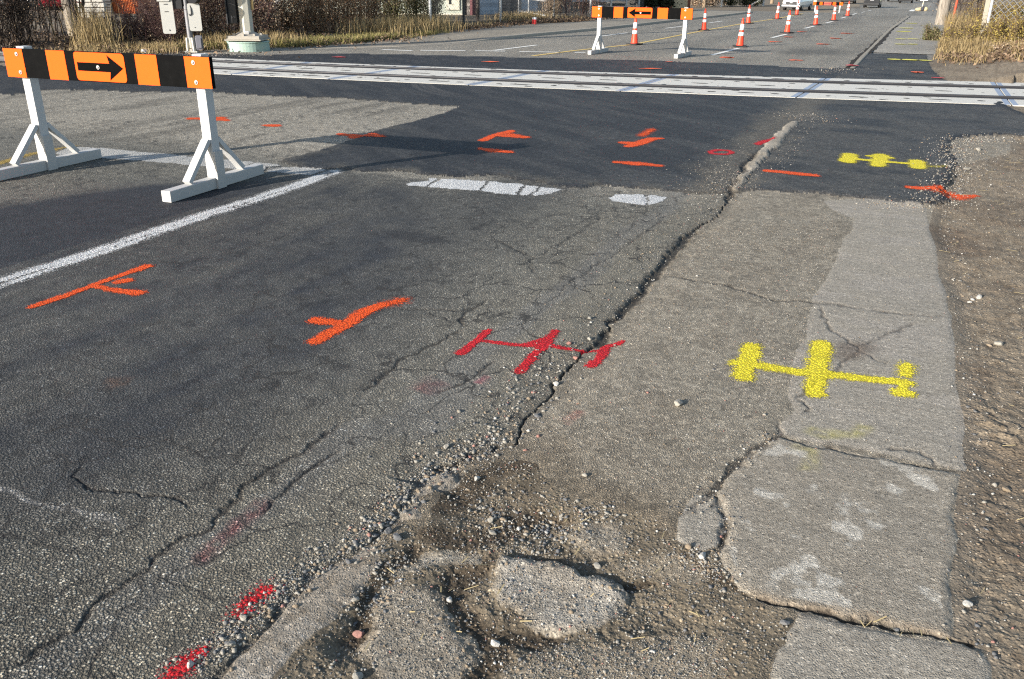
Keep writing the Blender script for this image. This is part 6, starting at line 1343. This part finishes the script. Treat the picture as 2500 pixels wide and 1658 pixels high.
# grey yard building and wrapped boat behind the second fence
sA = G(1440, 37); sB = G(1560, 27); sA = (sA[0]-3.5, sA[1]); sB = (sB[0]-4.5, sB[1]); ln = math.hypot(sB[0]-sA[0], sB[1]-sA[1])
WT = empty('grey_shed', (sA[0], sA[1], 0), math.atan2(sB[1]-sA[1], sB[0]-sA[0]), 'long weathered grey shed behind the white posted fence', 'building')
m = MB(); m.box((ln/2, 3, 1.5), (ln, 6, 3.2)); m.build('wall', wall_mat('grey_boards', (0.3, 0.3, 0.29), 5, 0.22, 0.7), WT); m = MB(); m.box((ln/2, 3, 3.2), (ln+.4, 6.4, .2)); m.build('roof', roof_g, WT)
bx, by = G(1497, 35); BO = empty('covered_boat', (bx-1.4, by+1.0, 0.1), R(62), 'boat under a pale grey wrinkled cover behind the white posted fence', 'boat')
m = MB(); n_ = 9
rings = []
for i in range(n_+1):
    x = -2.6+5.2*i/n_; k = math.sin(math.pi*(0.12+0.8*i/n_)); rings.append([m.bm.verts.new((x, y_*k, 0.55+(zz_-0.55)*k+0.04*math.sin(i*2.1+y_*5))) for y_, zz_ in ((-0.9, 0.5), (-0.85, 0.95), (-0.35, 1.35), (0, 1.5), (0.35, 1.35), (0.85, 0.95), (0.9, 0.5))])
for a, b in zip(rings, rings[1:]):
    for k in range(6): m.bm.faces.new((a[k], b[k], b[k+1], a[k+1]))
m.build('cover', simple('boat_cover', (0.45, 0.46, 0.47), 0.6, 0.15, 3, bump=0.4, bscale=6), BO, smooth=True); m = MB(); m.box((0, 0, 0.32), (3.6, 1.0, 0.12)); m.cyl((0, -0.7, 0.28), (0, 0.7, 0.28), 0.28, n=16); m.build('trailer', blackm, BO)
# kiosk
kx, ky = G(1659, 25); KI = empty('kiosk', (kx, ky, -0.05), R(10), 'beige kiosk with reddish brown corner posts on the far verge', 'kiosk')
m = MB(); m.box((0, 0.5, 1.3), (0.95, 0.9, 2.6)); m.build('wall', simple('kiosk_beige', (0.62, 0.52, 0.33), 0.7, 0.06), KI)
for s in (-1, 1): m = MB(); m.box((s*0.55, 0.02, 1.35), (0.15, 0.16, 2.7)); m.build('corner_post', simple('redwood_post', (0.2, 0.075, 0.04), 0.7, 0.15), KI)
m = MB(); m.box((0, 0.5, 2.75), (1.4, 1.3, 0.12)); m.build('roof', roof_g, KI)
# block stack, container and louvred unit behind the thicket
def prop(name, label, cat, u, v, size, mat, rz=0.0, z=0.0):
    x, y = G(u, v); t = empty(name, (x, y, ground_at(x, y)+z), rz, label, cat); return t
A0, A1 = G(185, 53), G(256, 53); rzb = math.atan2(A1[1]-A0[1], A1[0]-A0[0]); BS = empty('block_stack', ((A0[0]+A1[0])/2, (A0[1]+A1[1])/2, 0.15), rzb, 'stack of pale concrete blocks seen through the bare thicket', 'block stack')
m = MB(); rb = random.Random(2)
for r_ in range(8):
    for c_ in range(3):
        if r_ > 4 and c_ == 0: continue
        m.box((-0.4+c_*0.42+rb.uniform(-.02, .02), rb.uniform(-.03, .03), 0.09+r_*0.19), (0.39, 0.4, 0.15))
m.build('blocks', simple('concrete_block', (0.5, 0.48, 0.43), 0.85, 0.15, 4), BS)
C0, C1 = G(284, 43), G(337, 43); rzc = math.atan2(C1[1]-C0[1], C1[0]-C0[0]); CO = empty('container', ((C0[0]+C1[0])/2, (C0[1]+C1[1])/2, 0.1), rzc, 'rusty orange corrugated container behind the thicket', 'container')
m = MB(); P = []; n_ = 16; wdt = 1.05
for k in range(n_): P += [(-wdt/2+wdt*(k+a_)/n_, b_) for a_, b_ in ((0, 0), (.25, 0), (.4, .06), (.85, .06))]
P += [(wdt/2, 0), (wdt/2, 2.5), (-wdt/2, 2.5)]; m.prism(P, 2.3); m.build('wall', simple('rust_orange', (0.62, 0.19, 0.06), 0.65, 0.25, 3, dirt=(0.12, 0.05, 0.03), dirt_amt=0.2), CO)
m = MB(); m.box((0, 1.2, 2.33), (wdt+.05, 2.6, 0.06)); m.build('roof', simple('rust_dark', (0.2, 0.06, 0.03), 0.7), CO)
lx, ly = G(270, 43.5); LU = empty('louvred_unit', (lx-0.1, ly-0.1, 0.12), rzc, 'dark louvred metal unit between pale blocks and orange container', 'vent unit')
m = MB(); m.box((0, 0.4, 1.0), (0.5, 0.7, 2.0)); m.build('housing', simple('unit_dark', (0.03, 0.03, 0.032), 0.6), LU)
m = MB()
for k in range(17): m.box((0, 0.03, 0.12+k*0.11), (0.48, 0.04, 0.03), Matrix.Rotation(R(25), 3, 'X'))
m.build('louvres', simple('unit_slat', (0.12, 0.12, 0.12), 0.5), LU)
# litter
bxx, byy = G(808, 100); BG = empty('rubbish_bag', (bxx, byy, height(bxx, byy)), 0, 'crumpled dark plastic bag lying on the grass verge', 'rubbish bag')
m = MB()
for c_, r_ in (((-.13, 0, .05), (.16, .1, .07)), ((.14, .02, .05), (.15, .1, .06)), ((0.02, 0, .06), (.1, .07, .08))): m.ball(c_, r_, 3)
for v in m.bm.verts: v.co += Vector((math.sin(v.co.z*60+v.co.x*31), math.sin(v.co.x*47), math.sin(v.co.y*53+v.co.x*29)))*0.012
m.build('bag', simple('bag_plastic', (0.03, 0.032, 0.04), 0.35, 0.3), BG, smooth=True)
cxx, cyy = G(1304, 66); CN = empty('drink_can', (cxx, cyy, height(cxx, cyy)+0.1), 0.4, 'red and white crushed carton by the fence foot', 'litter')
m = MB(); m.cyl((0, 0, 0), (0.01, 0, 0.17), 0.085, 0.08, 14); m.build('body', simple('litter_red', (0.5, 0.03, 0.03), 0.5), CN); m = MB(); m.cyl((0.01, 0, 0.17), (0.01, 0, 0.24), 0.08, 0.075, 14); m.build('band', simple('litter_white', (0.7, 0.7, 0.7), 0.5), CN)
lx2, ly2 = G(353, 131); m = MB(); m.prism([(-.06, -.04), (.02, -.06), (.07, 0), (.03, .06), (-.05, .04)], 0.05); 
for v in m.bm.verts: v.co.z += 0.03*math.sin(v.co.x*60)
o = m.build('paper_scrap', simple('litter_paper', (0.65, 0.63, 0.6), 0.8), None, bev=0.008, loc=(lx2, ly2, height(lx2, ly2)+0.02)); tag(o, 'scrap of white paper on the ballast left of the signal post', 'litter')
# slim posts
def slim(u, v, h, r, label, mat=None, lean=0.0):
    x, y = G(u, v); m = MB(); m.cyl((0, 0, -0.1), (lean, 0, h), r, n=10); m.ball((lean, 0, h), (r, r, r*.6), 2); o = m.build('guard_post', mat or galv_w, None, loc=(x, y, ground_at(x, y))); tag(o, label, 'post', 'slim white posts across the road')
slim(1760, 21, 0.75, 0.09, 'short white guard post left of the far hedge', simple('post_white', (0.65, 0.65, 0.62), 0.6)); slim(1849, 18, 3.0, 0.09, 'tall pale post at the right end of the far hedge'); slim(1862, 18.5, 3.0, 0.14, 'thick white post right of the far hedge', simple('post_white2', (0.65, 0.65, 0.64), 0.6), 0.1)
x, y = G(1831, 19.5); m = MB(); m.cyl((0, 0, 0.1), (1.1, 0, 0.75), 0.12, n=12); m.cyl((1.1, 0, 0.75), (2.4, 0.5, 2.6), 0.02, n=8); o = m.build('guy_wire_guard', galv_w, None, loc=(x, y, ground_at(x, y))); tag(o, 'slanted grey guy wire guard in front of the far hedge', 'guy wire')
for u0, rr in ((1990, 0.28), (1977, 0.2)):
    x, y = G(u0, 11); m = MB(); m.cyl((0, 0, -.2), (0, 0, 2.4), rr, rr*0.95, 14); m.cyl((0, 0, 2.4), (0, 0, 2.5), rr*1.1, rr*1.1, 14); o = m.build('stone_pillar', simple('pillar_cream', (0.5, 0.46, 0.36), 0.8, 0.1), None, bev=0.01, loc=(x, y, ground_at(x, y))); tag(o, 'cream pillar right of the white van' if u0 == 1990 else 'slimmer cream pillar close to the white van', 'pillar')
# sandbagged sign on the right
sx_, sy_ = G(2249, 27); SG = empty('temporary_sign', (sx_, sy_, ground_at(sx_, sy_)), 0, 'white roadwork sign on a thin post weighed down with tan sandbags', 'road sign')
m = MB(); m.cyl((0, 0, 0), (0.1, 0, 1.3), 0.05, n=8); m.build('post', simple('sign_post_cream', (0.55, 0.5, 0.38), 0.7), SG); m = MB(); m.prism(rrect(-.4, .4, 1.06, 1.95, .08), 0.02, (0.1, -0.06, 0), RX90); m.build('panel', simple('sign_white', (0.75, 0.75, 0.75), 0.5), SG)
for c_, r_ in (((-.3, -.1, .16), (.34, .25, .2)), ((.42, -.1, .2), (.24, .22, .24)), ((-.1, .25, .2), (.3, .2, .2))):
    m = MB(); m.ball(c_, r_, 3); m.build('sandbag', simple('sandbag_tan', (0.4, 0.33, 0.2), 0.9, 0.15, 12, bump=0.3), SG, smooth=True)
m = MB(); m.ball((0.12, -0.2, 0.25), (0.2, 0.2, 0.27), 2); m.build('dark_sandbag', simple('sandbag_black', (0.04, 0.04, 0.05), 0.8), SG, smooth=True)
# chain link panel top right
fa, fb = (1.95, 31.5), (8.5, 30.0); fp = [hitline(u, 10, fa, fb)[0] for u in (2411, 2421)]
FR_ = empty('chain_link_fence', (*fa, 0.3), 0, 'chain link panel with a square beige post above the yellow bushes', 'fence'); L_ = (fb[0]-fa[0], fb[1]-fa[1])
m = MB(); m.box((L_[0]*fp[0], L_[1]*fp[0], 1.0), (0.13, 0.13, 2.6)); m.build('square_post', simple('post_beige', (0.3, 0.27, 0.21), 0.7), FR_, bev=0.01)
m = MB(); m.cyl((L_[0]*fp[1], L_[1]*fp[1], 0), (L_[0]*fp[1], L_[1]*fp[1], 2.3), 0.045, n=10); m.build('post', galv_w, FR_)
lattice(FR_, (L_[0]*fp[1]+.02, L_[1]*fp[1]), (L_[0]*0.98, L_[1]*0.98), 0.1, 2.2, 0.19, 0.011)
for k in range(4):
    sd += 1; shrub('shrub', (3.0+k*1.5, 33.2+0.3*k), 2.3, 1.1, ('dark evergreen bush behind the left end of the chain link panel', 'dark evergreen bush behind the middle of the chain link panel', 'dark evergreen bush behind the right half of the chain link panel', 'dark evergreen bush past the right end of the chain link panel')[k], dark_wood, dark_leaf, 16, 3500, 0.05, sd, 0.9, 'dark evergreens behind the chain link panel', low=0.4)

# ------------------------------------------------------------------ vehicles
glass = simple('car_glass', (0.02, 0.023, 0.026), 0.08, 0.1, spec=0.6); tyre = simple('tyre_rubber', (0.014, 0.014, 0.015), 0.85, 0.2); rim = simple('wheel_rim', (0.3, 0.3, 0.31), 0.35, 0.1, metal=0.8)
lampw = simple('headlamp', (0.75, 0.74, 0.68), 0.15, 0.1, spec=0.6); lampr = simple('tail_lamp', (0.3, 0.01, 0.012), 0.25, 0.1); trimb = simple('black_trim', (0.016, 0.016, 0.017), 0.55, 0.2); chrome = simple('bumper_grey', (0.34, 0.35, 0.36), 0.35, 0.1, metal=0.5); plate_m = simple('number_plate', (0.7, 0.7, 0.7), 0.5)
def vehicle(name, label, cat, loc, rz, paint, L, W, sections, glassdef, wheels, wr, van=False, front_lamps=True):
    """sections: (x, half width share, sill z, shoulder z); body lofted nose (+x) to tail"""
    t = empty(name, (*loc, float(hfar(loc[1]))+0.01), rz, label, cat, 'vehicles on the far road')
    m = MB(); rings = []
    for x, hw, z0, z1 in sections:
        w2 = W/2*hw; prof = [(-w2*.9, z0), (-w2, z0+(z1-z0)*.3), (-w2*.99, z0+(z1-z0)*.7), (-w2*.92, z1), (w2*.92, z1), (w2*.99, z0+(z1-z0)*.7), (w2, z0+(z1-z0)*.3), (w2*.9, z0)]
        rings.append([m.bm.verts.new((x, y, z)) for y, z in prof])
    for a, b in zip(rings, rings[1:]):
        for k in range(8): m.bm.faces.new((a[k], a[(k+1) % 8], b[(k+1) % 8], b[k]))
    m.bm.faces.new(rings[0]); m.bm.faces.new(list(reversed(rings[-1]))); m.build('body', paint, t, bev=0.03, smooth=False)
    m = MB(); rg_ = []
    for x, z, hw in glassdef: rg_.append([m.bm.verts.new((x, s*W/2*hw, z)) for s in (-1, 1)])
    lo0, hi0, hi1, lo1 = rg_
    for a, b in ((lo0, hi0), (hi0, hi1), (hi1, lo1), (lo1, lo0)): m.bm.faces.new((a[0], a[1], b[1], b[0]))
    for s in (0, 1): m.bm.faces.new([r_[s] for r_ in rg_])
    m.build('window', glass, t, bev=0.02)
    m = MB(); xm = (hi0[0].co.x if False else glassdef[1][0], glassdef[2][0]); m.box(((xm[0]+xm[1])/2, 0, glassdef[1][1]+0.012), (abs(xm[0]-xm[1])+.06, W*glassdef[1][2]+.04, .05)); m.build('roof', paint, t, bev=0.015)
    for x in wheels:
        for s in (-1, 1):
            m = MB(); m.cyl((x, s*(W/2-.22), wr), (x, s*(W/2-.005), wr), wr, n=22); wh = m.build('wheel', tyre, t, bev=0.015); m = MB(); m.cyl((x, s*(W/2-.01), wr), (x, s*(W/2+.006), wr), wr*.6, wr*.5, 16); m.build('rim', rim, wh)
    return t
vx, vy = G(1937, 27); white_paint = simple('van_white', (0.72, 0.72, 0.72), 0.3, 0.04, coat=0.4); grey_paint = simple('van_grey', (0.3, 0.31, 0.33), 0.35, 0.05)
VN = vehicle('van', 'white van facing the crossing in the oncoming lane beyond the cones', 'van', (vx, vy+2.7), R(-90)+R(-7), white_paint, 5.4, 1.98,
    [(2.65, .86, .45, .95), (2.58, .95, .38, 1.02), (1.9, 1, .34, 1.16), (0, 1, .33, 1.2), (-2.7, .98, .38, 1.25)], [(1.75, 1.15, .94), (1.1, 2.05, .86), (-2.6, 2.1, .86), (-2.68, 1.2, .95)], (1.72, -1.7), 0.36)
m = MB(); m.box((2.66, 0, .80), (.05, 1.16, .24)); m.build('grille', trimb, VN, bev=.01); m = MB(); m.box((2.7, 0, .5), (.14, 1.96, .16)); m.build('bumper', chrome, VN, bev=.03); m = MB(); m.box((2.64, 0, .36), (.1, 1.8, .1)); m.build('valance', trimb, VN, bev=.02)
m = MB(); m.box((2.71, 0, .66), (.05, 1.86, .1)); m.build('bumper_top', trimb, VN, bev=.015)
for s in (-1, 1):
    m = MB(); m.box((2.65, s*.76, .84), (.07, .30, .19)); m.build('headlight', lampw, VN, bev=.03)
m = MB(); m.box((2.7, 0, .8), (.04, .3, .06)); m.build('emblem_bar', chrome, VN, bev=.01)
dark_paint = simple('car_dark', (0.014, 0.016, 0.02), 0.25, 0.1, coat=0.5); black_paint = simple('car_black', (0.011, 0.011, 0.013), 0.25, 0.1, coat=0.5); silver_paint = simple('car_graphite', (0.06, 0.062, 0.068), 0.3, 0.1, coat=0.4)
def car(label, u, v, paint, rz=R(90), rear=True):
    x, y = G(u, v); t = vehicle('car', label, 'car', (x, y+(2.2 if True else 0)), rz, paint, 4.5, 1.88,
        [(2.22, .8, .42, .72), (2.1, .93, .3, .84), (1.2, 1, .24, .98), (-1.2, 1, .24, 1.04), (-2.1, .97, .34, 1.05), (-2.22, .9, .45, .95)], [(1.1, .97, .93), (.35, 1.58, .72), (-1.5, 1.6, .72), (-2.1, 1.03, .92)], (1.38, -1.38), 0.34)
    e = -2.25 if rear else 2.25
    m = MB(); m.box((e*0.995, 0, .42), (.12, 1.78, .2)); m.build('bumper', trimb, t, bev=.04)
    for s in (-1, 1):
        m = MB(); m.box((e*.985, s*.72, 1.0 if rear else .8), (.08, .3, .12 if rear else .16)); m.build('tail_light' if rear else 'headlight', lampr if rear else lampw, t, bev=.02)
    m = MB(); m.box((e*1.0, 0, .92), (.03, .42, .13)); m.build('number_plate', plate_m, t, bev=.005)
    return t
car('dark sports utility car seen from behind, nearest car in the right lanes', 2126, 19.5, dark_paint); car('dark car mostly hidden behind the board of the most distant barricade', 2067, 9.5, black_paint, R(-90), False)
car('small far black car left of the graphite one', 2180, 4, black_paint); car('far graphite car right of the black one', 2210, 8, silver_paint); car('farthest dark car beside the white roadwork sign', 2250, 3.5, dark_paint)
px_, py_ = G(690, 32); CW = vehicle('car', 'pale parked car glimpsed through the brown shrubs right of the thick mast', 'car', (px_, py_), R(35), white_paint, 4.5, 1.85,
    [(2.22, .8, .42, .72), (2.1, .93, .3, .84), (1.2, 1, .24, .98), (-1.2, 1, .24, 1.04), (-2.1, .97, .34, 1.05), (-2.22, .9, .45, .95)], [(1.1, .97, .93), (.35, 1.58, .72), (-1.5, 1.6, .72), (-2.1, 1.03, .92)], (1.38, -1.38), 0.34)
px_, py_ = G(-2, 20); vehicle('car', 'pale parked car behind the thicket at the top left corner', 'car', G(20, 22), R(40), white_paint, 4.5, 1.85,
    [(2.22, .8, .42, .72), (2.1, .93, .3, .84), (1.2, 1, .24, .98), (-1.2, 1, .24, 1.04), (-2.1, .97, .34, 1.05), (-2.22, .9, .45, .95)], [(1.1, .97, .93), (.35, 1.58, .72), (-1.5, 1.6, .72), (-2.1, 1.03, .92)], (1.38, -1.38), 0.34)
px_, py_ = G(148, 31); vehicle('car', 'red parked car glimpsed through the bare thicket left of the leaning pole', 'car', (px_, py_), R(146), simple('car_red', (0.35, 0.012, 0.03), 0.3, 0.1, coat=0.4), 4.5, 1.85,
    [(2.22, .8, .42, .72), (2.1, .93, .3, .84), (1.2, 1, .24, .98), (-1.2, 1, .24, 1.04), (-2.1, .97, .34, 1.05), (-2.22, .9, .45, .95)], [(1.1, .97, .93), (.35, 1.58, .72), (-1.5, 1.6, .72), (-2.1, 1.03, .92)], (1.38, -1.38), 0.34)
# ------------------------------------------------------------------ camera, sky, sun
cam = bpy.data.cameras.new('camera'); co = bpy.data.objects.new('camera', cam); COL.objects.link(co)
cam.sensor_width = 36.0; cam.lens = 36.0*FPX/2500; cam.clip_start = 0.05; cam.clip_end = 3000
co.matrix_world = Matrix(((RGT[0], UPV[0], -FWD[0], 0), (RGT[1], UPV[1], -FWD[1], 0), (RGT[2], UPV[2], -FWD[2], CAMH), (0, 0, 0, 1)))
SC.camera = co
SUN_AZ, SUN_EL = R(244), R(17.5)             # where the sun stands
w = bpy.data.worlds.new('World'); SC.world = w; w.use_nodes = True
nt = w.node_tree; bg = nt.nodes['Background']; sky = nt.nodes.new('ShaderNodeTexSky')
sky.sky_type = 'NISHITA'; sky.sun_disc = False; sky.sun_elevation = SUN_EL; sky.sun_rotation = R(90)-SUN_AZ
nt.links.new(sky.outputs[0], bg.inputs[0]); bg.inputs[1].default_value = 0.115
sl_ = bpy.data.lights.new('sun', 'SUN'); sl_.energy = 5.0; sl_.angle = R(0.5); sl_.color = (1.0, 0.95, 0.885)
so_ = bpy.data.objects.new('sun', sl_); COL.objects.link(so_)
so_.rotation_euler = Vector((-math.cos(SUN_AZ)*math.cos(SUN_EL), -math.sin(SUN_AZ)*math.cos(SUN_EL), -math.sin(SUN_EL))).to_track_quat('-Z', 'Y').to_euler()
so_.location = (-20, -30, 25)
SC.view_settings.view_transform = 'Standard'; SC.view_settings.look = 'None'; SC.view_settings.exposure = 0.92; SC.view_settings.gamma = 1.0
SC.render.film_transparent = False
SC.cycles.use_denoising = False; SC.cycles.filter_width = 1.2; SC.cycles.max_bounces = 5; SC.cycles.transparent_max_bounces = 12
